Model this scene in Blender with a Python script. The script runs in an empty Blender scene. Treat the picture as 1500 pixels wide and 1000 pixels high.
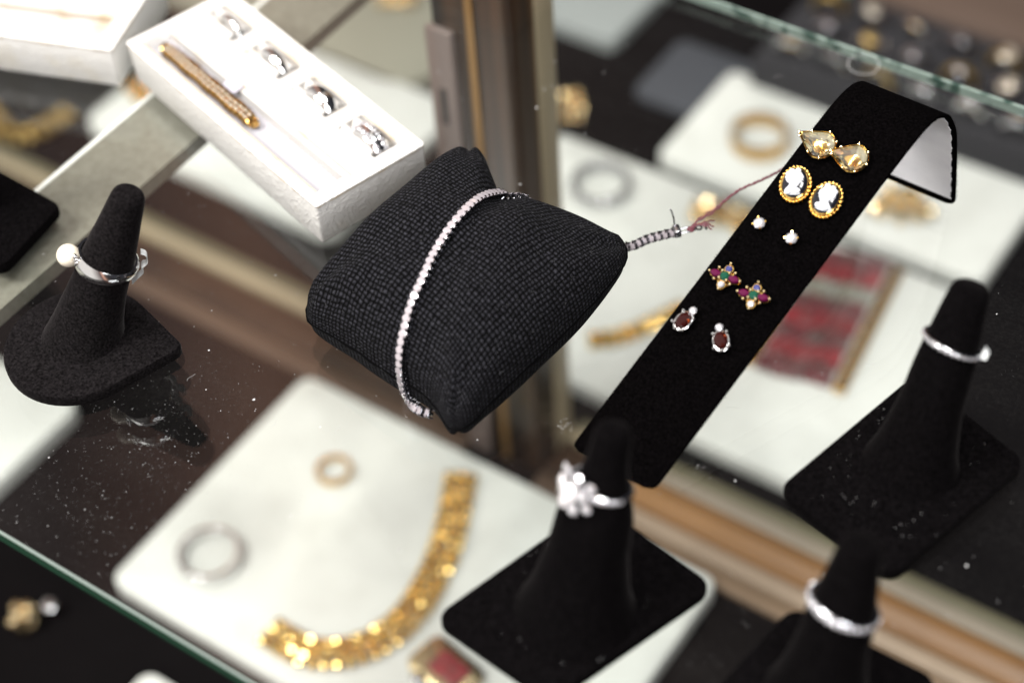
import bpy, bmesh, math, random
from mathutils import Vector, Matrix
from mathutils.bvhtree import BVHTree
random.seed(7)
# Everything below is written in centimetres and scaled to metres when linked.
S = 0.01
scene = bpy.context.scene
COL = scene.collection
PI = math.pi
V = Vector

# ------------------------------------------------------------------ camera
FPX, DIST = 2600.0, 58.0
def cam_axes(p, yaw, roll):
    cp, sp = math.cos(p), math.sin(p)
    F = V((-math.sin(yaw)*cp, math.cos(yaw)*cp, -sp)); R = V((math.cos(yaw), math.sin(yaw), 0)); U = R.cross(F)
    c, s = math.cos(roll), math.sin(roll)
    return F, c*R + s*U, -s*R + c*U
CF, CR, CU = cam_axes(math.radians(47.4), math.radians(37.2), math.radians(-4.5))
CC = -CF*DIST
def ray(px, py):
    return (CF + CR*((px-750)/FPX) - CU*((py-500)/FPX)).normalized()
def P(px, py, z=0.0):
    """point of the photo on the horizontal plane at height z (cm)"""
    d = ray(px, py)
    return CC + d*((z-CC.z)/d.z)
cam_d = bpy.data.cameras.new('camera'); cam = bpy.data.objects.new('camera', cam_d); COL.objects.link(cam)
cam_d.sensor_width = 36; cam_d.lens = 36*FPX/1500
cam_d.clip_start = 0.02; cam_d.clip_end = 50
cam.matrix_world = Matrix(((CR.x, CU.x, -CF.x, CC.x*S), (CR.y, CU.y, -CF.y, CC.y*S), (CR.z, CU.z, -CF.z, CC.z*S), (0, 0, 0, 1)))
cam_d.dof.use_dof = True
cam_d.dof.focus_distance = 0.578
cam_d.dof.aperture_fstop = 4.2
cam_d.dof.aperture_blades = 8
scene.camera = cam

# ------------------------------------------------------------------ materials
def new_mat(name):
    m = bpy.data.materials.new(name); m.use_nodes = True
    nt = m.node_tree
    return m, nt, nt.nodes, nt.links, nt.nodes['Principled BSDF']
def pmat(name, col, rough=.5, metal=0., spec=.5, coat=0., sheen=0., trans=0., ior=1.5, bump=None, var=None, emit=None):
    m, nt, N, L, b = new_mat(name)
    b.inputs['Base Color'].default_value = (*col, 1)
    b.inputs['Roughness'].default_value = rough; b.inputs['Metallic'].default_value = metal
    b.inputs['Specular IOR Level'].default_value = spec; b.inputs['Coat Weight'].default_value = coat
    b.inputs['Sheen Weight'].default_value = sheen; b.inputs['Transmission Weight'].default_value = trans
    b.inputs['IOR'].default_value = ior
    tc = None
    if bump or var:
        tc = N.new('ShaderNodeTexCoord')
    if bump:
        n = N.new('ShaderNodeTexNoise'); n.inputs['Scale'].default_value = bump[0]; n.inputs['Detail'].default_value = 3
        L.new(tc.outputs['Object'], n.inputs['Vector'])
        bp = N.new('ShaderNodeBump'); bp.inputs['Strength'].default_value = bump[1]; bp.inputs['Distance'].default_value = bump[2]*S
        L.new(n.outputs['Fac'], bp.inputs['Height']); L.new(bp.outputs['Normal'], b.inputs['Normal'])
    if var:                                    # (scale, second colour, low, high)
        n = N.new('ShaderNodeTexNoise'); n.inputs['Scale'].default_value = var[0]; n.inputs['Detail'].default_value = 5
        L.new(tc.outputs['Object'], n.inputs['Vector'])
        r = N.new('ShaderNodeMapRange'); r.inputs['From Min'].default_value = var[2]; r.inputs['From Max'].default_value = var[3]
        L.new(n.outputs['Fac'], r.inputs['Value'])
        mx = N.new('ShaderNodeMix'); mx.data_type = 'RGBA'
        mx.inputs['A'].default_value = (*col, 1); mx.inputs['B'].default_value = (*var[1], 1)
        L.new(r.outputs['Result'], mx.inputs['Factor']); L.new(mx.outputs['Result'], b.inputs['Base Color'])
    return m

def velvet(name, col, sheen, speck=.0):
    m, nt, N, L, b = new_mat(name)
    b.inputs['Roughness'].default_value = 1; b.inputs['Specular IOR Level'].default_value = .012
    b.inputs['Sheen Weight'].default_value = sheen; b.inputs['Sheen Roughness'].default_value = .35
    b.inputs['Sheen Tint'].default_value = (1, .93, .93, 1)
    tc = N.new('ShaderNodeTexCoord')
    n = N.new('ShaderNodeTexNoise'); n.inputs['Scale'].default_value = 1500; n.inputs['Detail'].default_value = 4
    L.new(tc.outputs['Object'], n.inputs['Vector'])
    n2 = N.new('ShaderNodeTexNoise'); n2.inputs['Scale'].default_value = 1100; n2.inputs['Detail'].default_value = 2
    L.new(tc.outputs['Object'], n2.inputs['Vector'])
    mu = N.new('ShaderNodeMath'); mu.operation = 'MULTIPLY'; L.new(n.outputs['Fac'], mu.inputs[0]); L.new(n2.outputs['Fac'], mu.inputs[1])
    r = N.new('ShaderNodeMapRange'); r.inputs['From Min'].default_value = .12; r.inputs['From Max'].default_value = .42
    r.inputs['To Min'].default_value = .35; r.inputs['To Max'].default_value = 1.9
    L.new(mu.outputs[0], r.inputs['Value'])
    mx = N.new('ShaderNodeVectorMath'); mx.operation = 'SCALE'; mx.inputs[0].default_value = col
    L.new(r.outputs['Result'], mx.inputs['Scale'])
    L.new(mx.outputs['Vector'], b.inputs['Base Color'])
    bp = N.new('ShaderNodeBump'); bp.inputs['Strength'].default_value = .5; bp.inputs['Distance'].default_value = .015*S
    L.new(n.outputs['Fac'], bp.inputs['Height']); L.new(bp.outputs['Normal'], b.inputs['Normal'])
    return m

def wood(name, a, b_, sc=1.0):
    m, nt, N, L, b = new_mat(name)
    tc = N.new('ShaderNodeTexCoord'); mp = N.new('ShaderNodeMapping'); mp.inputs['Scale'].default_value = (4*sc, 160*sc, 160*sc)
    L.new(tc.outputs['Object'], mp.inputs['Vector'])
    n = N.new('ShaderNodeTexNoise'); n.inputs['Scale'].default_value = 1; n.inputs['Detail'].default_value = 6
    L.new(mp.outputs['Vector'], n.inputs['Vector'])
    r = N.new('ShaderNodeValToRGB'); r.color_ramp.elements[0].position = .32; r.color_ramp.elements[1].position = .68
    r.color_ramp.elements[0].color = (*a, 1); r.color_ramp.elements[1].color = (*b_, 1)
    L.new(n.outputs['Fac'], r.inputs['Fac']); L.new(r.outputs['Color'], b.inputs['Base Color'])
    b.inputs['Roughness'].default_value = .35
    return m
M = {}
M['velvet'] = velvet('black_velvet', (.0022, .0019, .0021), .028)
M['velvet_lit'] = velvet('lit_black_velvet', (.0068, .0060, .0064), .055)  # lighter black: the stronger light on the left stand put into colour
M['velvet_strip'] = velvet('deep_black_velvet', (.0011, .0009, .0010), .0012)
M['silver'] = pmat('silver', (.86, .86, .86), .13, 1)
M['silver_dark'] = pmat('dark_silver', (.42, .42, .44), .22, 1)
M['gold'] = pmat('gold', (.86, .56, .17), .16, 1)
M['gold_soft'] = pmat('gold_chain', (.90, .645, .23), .2, 1)
M['gold_pale'] = pmat('pale_gold', (.9, .72, .42), .2, 1)
M['stone_white'] = pmat('white_stone', (.47, .425, .455), .05, .3, .9, coat=1)
M['stone_clear'] = pmat('clear_stone', (.84, .83, .87), .06, .7, 1)
M['citrine'] = None
M['ruby'] = pmat('ruby', (.075, .002, .030), .05, 0, .4, coat=.3)
M['emerald'] = pmat('emerald', (.002, .050, .027), .05, 0, .4, coat=.3)
M['sapphire'] = pmat('sapphire', (.04, .045, .16), .05, 0, .6, coat=1)
M['garnet'] = pmat('garnet', (.020, .001, .0006), .05, 0, .4, coat=.25)
M['garnet_fire'] = pmat('garnet_glint', (.55, .10, .02), .04, 0, .9, coat=1)  # glint of the red stone given as a brighter colour
M['stone_bright'] = pmat('brilliant_stone', (.88, .85, .87), .05, .15, .9, coat=1)
M['gold_dark'] = pmat('old_gold', (.62, .38, .12), .25, 1)
M['gunmetal'] = pmat('deep_grey_silver', (.20, .20, .215), .2, 1)  # dark grey silver of the bracelet links
M['fuzz'] = pmat('loose_fibres', (.06, .06, .065), .9)
M['gold_dim'] = pmat('dull_gold', (.40, .28, .10), .4, 1)  # dimmer gold for the left chain and the foam tray
M['foil'] = pmat('pale_foil', (.92, .90, .80), .07, 1)
M['pearl'] = pmat('pearl', (.86, .78, .64), .22, 0, .6, coat=.5)
M['cameo_white'] = pmat('cameo_relief', (.60, .62, .66), .5, bump=(330, .9, .03))
M['stone_dim'] = pmat('smoky_stone', (.46, .41, .33), .15, .2, .6)
M['onyx'] = pmat('onyx', (.006, .006, .01), .12, coat=.4)
M['card'] = pmat('white_card', (.645, .665, .63), .6, var=(45, (.56, .575, .54), .42, .75))
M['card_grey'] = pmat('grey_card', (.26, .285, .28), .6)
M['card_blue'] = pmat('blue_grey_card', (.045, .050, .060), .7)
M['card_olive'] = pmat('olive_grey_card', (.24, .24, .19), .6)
M['lining'] = pmat('white_lining', (.78, .78, .80), .6, bump=(180, .5, .04), var=(60, (.66, .66, .69), .35, .7))
M['leatherette'] = pmat('white_leatherette', (.80, .79, .765), .38, var=(60, (.72, .67, .56), .58, .8))
M['tray_velvet'] = pmat('white_tray_insert', (.56, .545, .525), .85, bump=(700, .3, .01), var=(70, (.46, .37, .26), .54, .75))
M['tray_stain'] = pmat('yellowed_seam', (.44, .30, .14), .8)
M['tray_floor'] = pmat('shaded_tray_floor', (.40, .39, .42), .85, var=(110, (.45, .43, .42), .58, .78))  # white slot floors greyed in colour for the shade inside them
M['crossbar'] = pmat('frosted_bar', (.185, .178, .145), .55, var=(350, (.14, .132, .105), .35, .7))
M['bar_edge'] = pmat('white_bar_edge', (.82, .81, .78), .4)
M['glass_front'] = pmat('green_glass_edge', (.017, .052, .031), .2, 0, .5)
M['glass_highlight'] = pmat('painted_bevel_highlight', (.20, .24, .22), .3, 0, .5)  # pale colour stands for light caught on the glass bevel
M['glass_back'] = pmat('lit_glass_edge', (.34, .43, .385), .25, 0, .6, var=(140, (.06, .11, .09), .52, .6))  # same glass as the front edge, paler colour for the light it catches
M['wood_dark'] = pmat('dark_wood', (.040, .021, .011), .35, var=(30, (.018, .010, .006), .35, .7))
M['wood_sheen'] = wood('dark_wood_painted_sheen', (.007, .0034, .0015), (.085, .043, .018))  # tan streaks stand for reflections, put into the colour
_n = M['wood_sheen'].node_tree.nodes; _n['Mapping'].inputs['Scale'].default_value = (110, 110, 2.2); _n['Color Ramp'].color_ramp.elements[0].position = .46; _n['Color Ramp'].color_ramp.elements[1].position = .78
M['cap_dark'] = pmat('darkened_cap_wood', (.011, .0065, .0035), .6)  # darkened in colour to offset the light on an upward face
M['brass'] = pmat('brass_strip', (.24, .14, .055), .5, .5)
M['standard'] = pmat('pinkish_metal', (.21, .165, .15), .4, .3)
M['slot'] = pmat('slot_dark', (.02, .016, .015), .8)
M['tan'] = pmat('tan_trim', (.30, .25, .165), .4)
M['olive'] = pmat('olive_strip', (.115, .105, .064), .45)
M['grey_trim'] = pmat('greyish_trim', (.245, .208, .162), .45)
M['groove'] = pmat('dark_groove', (.015, .012, .01), .8)
M['wood_orange'] = wood('orange_wood', (.17, .082, .030), (.32, .165, .060))
M['wood_pale'] = wood('pale_wood', (.27, .20, .14), (.42, .33, .25))
M['wood_tan'] = wood('tan_wood', (.13, .085, .052), (.25, .175, .115))
M['wood_brown'] = wood('brown_wood', (.05, .032, .022), (.085, .055, .038))
M['wood_top'] = wood('light_brown_wood', (.075, .052, .040), (.11, .08, .064))
M['thread'] = pmat('burgundy_thread', (.11, .022, .035), .8, sheen=.2)
M['paper'] = pmat('white_paper', (.75, .78, .78), .5)
M['lilac'] = pmat('lilac_paper', (.42, .40, .46), .6)
M['dust'] = None
M['foam'] = pmat('black_foam', (.018, .018, .021), .95, bump=(400, .6, .03))
M['red_enamel'] = pmat('red_enamel', (.27, .030, .038), .4, var=(160, (.13, .045, .045), .4, .65))
M['dark_red'] = pmat('dark_red_enamel', (.15, .035, .042), .4, var=(160, (.09, .06, .055), .4, .65))
M['grey_green'] = pmat('greyed_panel', (.17, .165, .13), .4, var=(150, (.30, .31, .28), .45, .7))

def fabric():
    m, nt, N, L, b = new_mat('woven_black_cloth')
    uv = N.new('ShaderNodeUVMap'); uv.uv_map = 'UVMap'
    # a slight wobble so the threads are not ruled
    nz = N.new('ShaderNodeTexNoise'); nz.inputs['Scale'].default_value = 9; nz.inputs['Detail'].default_value = 2
    L.new(uv.outputs['UV'], nz.inputs['Vector'])
    sc = N.new('ShaderNodeVectorMath'); sc.operation = 'MULTIPLY_ADD'
    L.new(nz.outputs['Color'], sc.inputs[0]); sc.inputs[1].default_value = (.030, .030, 0); L.new(uv.outputs['UV'], sc.inputs[2])
    sep = N.new('ShaderNodeSeparateXYZ'); L.new(sc.outputs['Vector'], sep.inputs[0])
    def mth(op, a, b_=None):
        n = N.new('ShaderNodeMath'); n.operation = op
        for i, x in enumerate((a, b_)):
            if x is None: continue
            if isinstance(x, (int, float)): n.inputs[i].default_value = x
            else: L.new(x, n.inputs[i])
        return n.outputs[0]
    NU, NV = 51, 56
    u = mth('MULTIPLY', sep.outputs['X'], NU*PI); v = mth('MULTIPLY', sep.outputs['Y'], NV*PI)
    # plain weave: threads swap over and under
    su, sv = mth('SINE', u), mth('SINE', v)
    prod = mth('MULTIPLY', su, sv)                                     # sign = which thread is on top
    h1 = mth('MULTIPLY', mth('ABSOLUTE', su), mth('POWER', mth('ABSOLUTE', sv), .5))
    h2 = mth('MULTIPLY', mth('ABSOLUTE', sv), mth('POWER', mth('ABSOLUTE', su), .5))
    top = mth('GREATER_THAN', prod, 0)
    hh = N.new('ShaderNodeMix'); hh.data_type = 'FLOAT'
    L.new(top, hh.inputs['Factor']); L.new(mth('MULTIPLY', h1, .8), hh.inputs['A']); L.new(h2, hh.inputs['B'])
    h = hh.outputs['Result']
    n3 = N.new('ShaderNodeTexNoise'); n3.inputs['Scale'].default_value = 150; n3.inputs['Detail'].default_value = 4
    L.new(uv.outputs['UV'], n3.inputs['Vector'])
    ht = mth('ADD', h, mth('MULTIPLY', n3.outputs['Fac'], .95))
    r = N.new('ShaderNodeValToRGB'); r.color_ramp.elements[0].position = .3; r.color_ramp.elements[1].position = 1.35
    r.color_ramp.elements[0].color = (.0006, .0006, .0008, 1); r.color_ramp.elements[1].color = (.036, .036, .044, 1)  # thread highlights and dark gaps put into the colour by height
    r.color_ramp.elements[1].position = 1.0
    n4 = N.new('ShaderNodeTexNoise'); n4.inputs['Scale'].default_value = 38; n4.inputs['Detail'].default_value = 3; L.new(uv.outputs['UV'], n4.inputs['Vector'])
    L.new(mth('MULTIPLY', mth('POWER', mth('MULTIPLY', ht, .60), 1.45), mth('ADD', mth('MULTIPLY', n4.outputs['Fac'], 1.3), .35)), r.inputs['Fac']); L.new(r.outputs['Color'], b.inputs['Base Color'])
    b.inputs['Roughness'].default_value = .9; b.inputs['Specular IOR Level'].default_value = .06
    b.inputs['Sheen Weight'].default_value = .008; b.inputs['Sheen Roughness'].default_value = .4
    bp = N.new('ShaderNodeBump'); bp.inputs['Strength'].default_value = 1.0; bp.inputs['Distance'].default_value = .07*S
    L.new(ht, bp.inputs['Height']); L.new(bp.outputs['Normal'], b.inputs['Normal'])
    return m
M['fabric'] = fabric()

def leather_emboss():
    m = M['leatherette']; nt = m.node_tree; N, L = nt.nodes, nt.links; b = N['Principled BSDF']
    tc = N.new('ShaderNodeTexCoord')
    n = N.new('ShaderNodeTexNoise'); n.inputs['Scale'].default_value = 150; n.inputs['Detail'].default_value = 1; n.inputs['Distortion'].default_value = 2.2
    L.new(tc.outputs['Object'], n.inputs['Vector'])
    a = N.new('ShaderNodeMath'); a.operation = 'SUBTRACT'; L.new(n.outputs['Fac'], a.inputs[0]); a.inputs[1].default_value = .5
    c = N.new('ShaderNodeMath'); c.operation = 'ABSOLUTE'; L.new(a.outputs[0], c.inputs[0])
    d = N.new('ShaderNodeMapRange'); d.inputs['From Max'].default_value = .10; L.new(c.outputs[0], d.inputs['Value'])
    bp = N.new('ShaderNodeBump'); bp.inputs['Strength'].default_value = .6; bp.inputs['Distance'].default_value = .03*S; bp.invert = True
    L.new(d.outputs['Result'], bp.inputs['Height']); L.new(bp.outputs['Normal'], b.inputs['Normal'])
leather_emboss()

def glass_sheet():
    """thin clear glass: each face reflects by Fresnel, the rest passes; a faint film of dust scatters a little"""
    m = bpy.data.materials.new('clear_glass'); m.use_nodes = True
    nt = m.node_tree; N, L = nt.nodes, nt.links; N.clear()
    out = N.new('ShaderNodeOutputMaterial')
    g = N.new('ShaderNodeNewGeometry')
    dt = N.new('ShaderNodeVectorMath'); dt.operation = 'DOT_PRODUCT'
    L.new(g.outputs['Normal'], dt.inputs[0]); L.new(g.outputs['Incoming'], dt.inputs[1])
    def mth(op, a, b_=None, clamp=False):
        n = N.new('ShaderNodeMath'); n.operation = op; n.use_clamp = clamp
        for i, x in enumerate((a, b_)):
            if x is None: continue
            if isinstance(x, (int, float)): n.inputs[i].default_value = x
            else: L.new(x, n.inputs[i])
        return n.outputs[0]
    c = mth('ABSOLUTE', dt.outputs['Value'])
    s = mth('POWER', mth('SUBTRACT', 1.0, c, True), 5.0)
    fac = mth('ADD', mth('MULTIPLY', s, .955), .045)
    tr = N.new('ShaderNodeBsdfTransparent'); tr.inputs['Color'].default_value = (.982, .992, .986, 1)
    gl = N.new('ShaderNodeBsdfGlossy'); gl.inputs['Roughness'].default_value = 0; gl.inputs['Color'].default_value = (1, 1, 1, 1)
    mx = N.new('ShaderNodeMixShader'); L.new(fac, mx.inputs['Fac']); L.new(tr.outputs[0], mx.inputs[1]); L.new(gl.outputs[0], mx.inputs[2])
    tc = N.new('ShaderNodeTexCoord')
    n1 = N.new('ShaderNodeTexNoise'); n1.inputs['Scale'].default_value = 14; n1.inputs['Detail'].default_value = 5; n1.inputs['Roughness'].default_value = .65
    n2 = N.new('ShaderNodeTexNoise'); n2.inputs['Scale'].default_value = 900; n2.inputs['Detail'].default_value = 2
    mp = N.new('ShaderNodeMapping'); mp.inputs['Rotation'].default_value = (0, 0, .5); mp.inputs['Scale'].default_value = (.35, 3.2, 1); L.new(tc.outputs['Object'], mp.inputs['Vector'])
    L.new(mp.outputs['Vector'], n1.inputs['Vector']); L.new(tc.outputs['Object'], n2.inputs['Vector'])
    r1 = N.new('ShaderNodeMapRange'); r1.inputs['From Min'].default_value = .35; r1.inputs['From Max'].default_value = .75
    r1.inputs['To Min'].default_value = .0002; r1.inputs['To Max'].default_value = .0034; L.new(n1.outputs['Fac'], r1.inputs['Value'])
    r2 = N.new('ShaderNodeMapRange'); r2.inputs['From Min'].default_value = .45; r2.inputs['From Max'].default_value = .8
    r2.inputs['To Min'].default_value = .4; r2.inputs['To Max'].default_value = 2.2; L.new(n2.outputs['Fac'], r2.inputs['Value'])
    df = N.new('ShaderNodeBsdfDiffuse'); df.inputs['Color'].default_value = (.8, .77, .74, 1)
    m2 = N.new('ShaderNodeMixShader'); L.new(mth('MULTIPLY', r1.outputs['Result'], r2.outputs['Result']), m2.inputs['Fac'])
    L.new(mx.outputs[0], m2.inputs[1]); L.new(df.outputs[0], m2.inputs[2])
    L.new(m2.outputs[0], out.inputs['Surface'])
    return m
M['glass'] = glass_sheet()
def film(name, alpha):
    m = bpy.data.materials.new(name); m.use_nodes = True
    nt = m.node_tree; N, L = nt.nodes, nt.links; N.clear()
    out = N.new('ShaderNodeOutputMaterial'); tr = N.new('ShaderNodeBsdfTransparent'); df = N.new('ShaderNodeBsdfDiffuse')
    df.inputs['Color'].default_value = (.75, .75, .75, 1)
    mx = N.new('ShaderNodeMixShader'); mx.inputs['Fac'].default_value = alpha
    L.new(tr.outputs[0], mx.inputs[1]); L.new(df.outputs[0], mx.inputs[2]); L.new(mx.outputs[0], out.inputs['Surface'])
    return m
def clear_stone(name, tint, fac):
    m = bpy.data.materials.new(name); m.use_nodes = True
    nt = m.node_tree; N, L = nt.nodes, nt.links; N.clear()
    out = N.new('ShaderNodeOutputMaterial'); tr = N.new('ShaderNodeBsdfTransparent'); tr.inputs['Color'].default_value = (*tint, 1)
    gl = N.new('ShaderNodeBsdfGlossy'); gl.inputs['Roughness'].default_value = .02
    mx = N.new('ShaderNodeMixShader'); mx.inputs['Fac'].default_value = fac
    L.new(tr.outputs[0], mx.inputs[1]); L.new(gl.outputs[0], mx.inputs[2]); L.new(mx.outputs[0], out.inputs['Surface']); return m
M['citrine'] = clear_stone('citrine', (1, .985, .90), .16)
M['thin_film'] = film('pale_thin_film', .13); M['dust'] = film('dust', .45); M['lint'] = film('lint', .4)

# ------------------------------------------------------------------ mesh helpers
def frame(o, z, x=None):
    z = V(z).normalized()
    x = V(x) if x is not None else (V((1, 0, 0)) if abs(z.x) < .9 else V((0, 1, 0)))
    x = (x - z*x.dot(z)).normalized(); y = z.cross(x)
    o = V(o)
    return Matrix(((x.x, y.x, z.x, o.x), (x.y, y.y, z.y, o.y), (x.z, y.z, z.z, o.z), (0, 0, 0, 1)))
def at(o, rz=0.0):
    return Matrix.Translation(V(o)) @ Matrix.Rotation(rz, 4, 'Z')
I4 = Matrix.Identity(4)
def sc(x, y, z): return Matrix.Diagonal((x, y, z, 1))

class MB:
    def __init__(s): s.v = []; s.f = []; s.uv = None
    def add(s, vs, fs, mt=I4):
        b = len(s.v); s.v += [mt @ V(p) for p in vs]; s.f += [tuple(b+i for i in f) for f in fs]; return s
    def loft(s, rings, mt=I4, cap0=True, cap1=True, closed=True):
        n = len(rings[0]); vs = [p for r in rings for p in r]; fs = []
        for k in range(len(rings)-1):
            for i in range(n if closed else n-1):
                j = (i+1) % n
                fs.append((k*n+i, k*n+j, (k+1)*n+j, (k+1)*n+i))
        if cap0: fs.append(tuple(range(n))[::-1])
        if cap1: fs.append(tuple((len(rings)-1)*n+i for i in range(n)))
        return s.add(vs, fs, mt)
    def box(s, x0, x1, y0, y1, z0, z1, mt=I4, b=0.0):
        if b <= 0:
            return s.loft([[(x0, y0, z), (x1, y0, z), (x1, y1, z), (x0, y1, z)] for z in (z0, z1)], mt)
        o = [(x0, y0), (x1, y0), (x1, y1), (x0, y1)]
        return s.slab(round_poly(o, b, 2), [(b, z0), (0, z0+b), (0, z1-b), (b*.3, z1-b*.3), (b, z1)], mt)
    def slab(s, outline, prof, mt=I4):
        return s.loft([[(x, y, z) for x, y in inset(outline, d)] for d, z in prof], mt)
    def tube(s, path, r, n=8, mt=I4, closed=False, caps=True):
        path = [V(p) for p in path]; m = len(path); rings = []; up = None
        for i in range(m):
            a = path[(i-1) % m] if (closed or i > 0) else path[i]; c = path[(i+1) % m] if (closed or i < m-1) else path[i]
            t = (c-a).normalized()
            if up is None:
                up = t.orthogonal().normalized()
            up = (up - t*up.dot(t)).normalized(); w = t.cross(up)
            rr = r[i] if isinstance(r, (list, tuple)) else r
            rings.append([tuple(path[i] + (up*math.cos(q) + w*math.sin(q))*rr) for q in [2*PI*k/n for k in range(n)]])
        if closed: rings.append(rings[0])
        return s.loft(rings, mt, caps and not closed, caps and not closed)
    def torus(s, R, r, mt=I4, n=48, m=10, sq=1.0, a0=0, a1=2*PI):
        full = abs(a1-a0-2*PI) < 1e-6; rings = []
        for i in range(n+1):
            a = a0+(a1-a0)*i/n
            rings.append([((R+r*math.cos(q))*math.cos(a), (R+r*math.cos(q))*math.sin(a), r*sq*math.sin(q)) for q in [2*PI*k/m for k in range(m)]])
        return s.loft(rings, mt, not full, not full)
    def sphere(s, r, mt=I4, n=16, m=10, zs=1.0):
        rings = []
        for i in range(1, m):
            q = PI*i/m; rings.append([(r*math.sin(q)*math.cos(2*PI*k/n), r*math.sin(q)*math.sin(2*PI*k/n), -r*zs*math.cos(q)) for k in range(n)])
        return s.loft(rings, mt)
    def gem(s, r, mt=I4, n=8, table=.58, crown=.34, pav=.75):
        def ring(q, z, off=0.): return [(q*r*math.cos(2*PI*(k+off)/n), q*r*math.sin(2*PI*(k+off)/n), z*r) for k in range(n)]
        a, b_, c, d = ring(table, crown, .5), ring(.84, crown*.55), ring(1, 0, .5), ring(.08, -pav, .5)
        vs = a+b_+c+d; fs = [tuple(range(n))]
        for i in range(n):
            j = (i+1) % n; h = (i-1) % n
            fs += [(i, n+j, j), (i, h+0 if False else n+i, n+j)] if False else []
            # kite crown facets between table ring (offset .5), mid ring (0) and girdle (offset .5)
            fs += [(h, n+i, i), (n+i, 2*n+i, n+j, i), (n+i, 2*n+h, 2*n+i), (2*n+i, 2*n+h, 3*n+h, 3*n+i)]
        fs.append(tuple(3*n+i for i in range(n))[::-1])
        return s.add(vs, fs, mt)
    def cone(s, r0, r1, z0, z1, mt=I4, n=20):
        return s.loft([[(r*math.cos(2*PI*k/n), r*math.sin(2*PI*k/n), z) for k in range(n)] for r, z in ((r0, z0), (r1, z1))], mt)

def round_poly(pts, r, n=6):
    out = []; m = len(pts)
    for i in range(m):
        rr = r[i] if isinstance(r, (list, tuple)) else r
        p, a, b = V((*pts[i], 0)), V((*pts[i-1], 0)), V((*pts[(i+1) % m], 0))
        d1, d2 = (a-p).normalized(), (b-p).normalized()
        if rr <= 0: out.append((p.x, p.y)); continue
        ang = d1.angle(d2); t = min(rr/math.tan(ang/2), (a-p).length*.49, (b-p).length*.49); rr = t*math.tan(ang/2)
        c = p + (d1+d2).normalized()*(rr/math.sin(ang/2)); s_, e = p+d1*t-c, p+d2*t-c
        tot = s_.angle(e); sg = 1 if s_.cross(e).z > 0 else -1
        for k in range(n+1):
            q = Matrix.Rotation(sg*tot*k/n, 3, 'Z') @ s_ + c; out.append((q.x, q.y))
    return out
def inset(pts, d):
    if abs(d) < 1e-9: return pts
    area = sum(pts[i-1][0]*pts[i][1]-pts[i][0]*pts[i-1][1] for i in range(len(pts)))
    sg = 1 if area > 0 else -1; out = []; m = len(pts)
    for i in range(m):
        p, a, b = V(pts[i]), V(pts[i-1]), V(pts[(i+1) % m])
        e1, e2 = (p-a).normalized(), (b-p).normalized()
        n1, n2 = V((-e1.y, e1.x))*sg, V((-e2.y, e2.x))*sg
        nn = (n1+n2); nn = nn/max(.3, nn.length_squared/2)/1.0
        q = p + nn*d; out.append((q.x, q.y))
    return out
def circle(c, r, n=32): return [(c[0]+r*math.cos(2*PI*k/n), c[1]+r*math.sin(2*PI*k/n)) for k in range(n)]
def hull(pts):
    pts = sorted(set(pts)); lo, up = [], []
    cr = lambda o, a, b: (a[0]-o[0])*(b[1]-o[1])-(a[1]-o[1])*(b[0]-o[0])
    for p in pts:
        while len(lo) > 1 and cr(lo[-2], lo[-1], p) <= 0: lo.pop()
        lo.append(p)
    for p in reversed(pts):
        while len(up) > 1 and cr(up[-2], up[-1], p) <= 0: up.pop()
        up.append(p)
    return lo[:-1]+up[:-1]
def smooth_path(pts, n):
    """Catmull-Rom through pts, n even samples by arc length"""
    pts = [V(p) for p in pts]; q = [pts[0]*2-pts[1]]+pts+[pts[-1]*2-pts[-2]]; d = []
    for i in range(1, len(q)-2):
        for k in range(24):
            t = k/24; a, b, c, e = q[i-1], q[i], q[i+1], q[i+2]
            d.append(.5*((2*b)+(c-a)*t+(2*a-5*b+4*c-e)*t*t+(3*b-a-3*c+e)*t**3))
    d.append(pts[-1]); L = [0]
    for i in range(1, len(d)): L.append(L[-1]+(d[i]-d[i-1]).length)
    out = []; j = 0
    for k in range(n):
        s_ = L[-1]*k/(n-1)
        while j < len(L)-2 and L[j+1] < s_: j += 1
        u = (s_-L[j])/max(1e-9, L[j+1]-L[j]); out.append(d[j].lerp(d[j+1], min(1, u)))
    return out

# ------------------------------------------------------------------ objects
ORG = {}
def tag(o, label, cat, group=None, kind=None):
    if label: o['label'] = label
    if cat: o['category'] = cat
    if group: o['group'] = group
    if kind: o['kind'] = kind
    return o
def thing(name, label, cat, loc, group=None):
    o = bpy.data.objects.new(name, None); COL.objects.link(o)
    o.empty_display_size = .01; o.location = V(loc)*S; ORG[o] = V(loc)
    return tag(o, label, cat, group)
def obj(name, mb, mat, parent=None, loc=None, smooth=True, ang=38, label=None):
    org = ORG[parent] if parent is not None else V(loc if loc is not None else (0, 0, 0))
    me = bpy.data.meshes.new(name); me.from_pydata([((p-org)*S)[:] for p in mb.v], [], mb.f)
    if mb.uv:
        lay = me.uv_layers.new(name='UVMap')
        for l in me.loops: lay.data[l.index].uv = mb.uv[l.vertex_index]
    bm = bmesh.new(); bm.from_mesh(me); bmesh.ops.recalc_face_normals(bm, faces=bm.faces); bm.to_mesh(me); bm.free()
    if smooth:
        me.shade_smooth(); me.set_sharp_from_angle(angle=math.radians(ang))
    me.materials.append(M[mat] if isinstance(mat, str) else mat)
    o = bpy.data.objects.new(name, me); COL.objects.link(o)
    if parent is not None: o.parent = parent; ORG[o] = org
    else: o.location = org*S; ORG[o] = org
    if label: o['label'] = label
    return o

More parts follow.
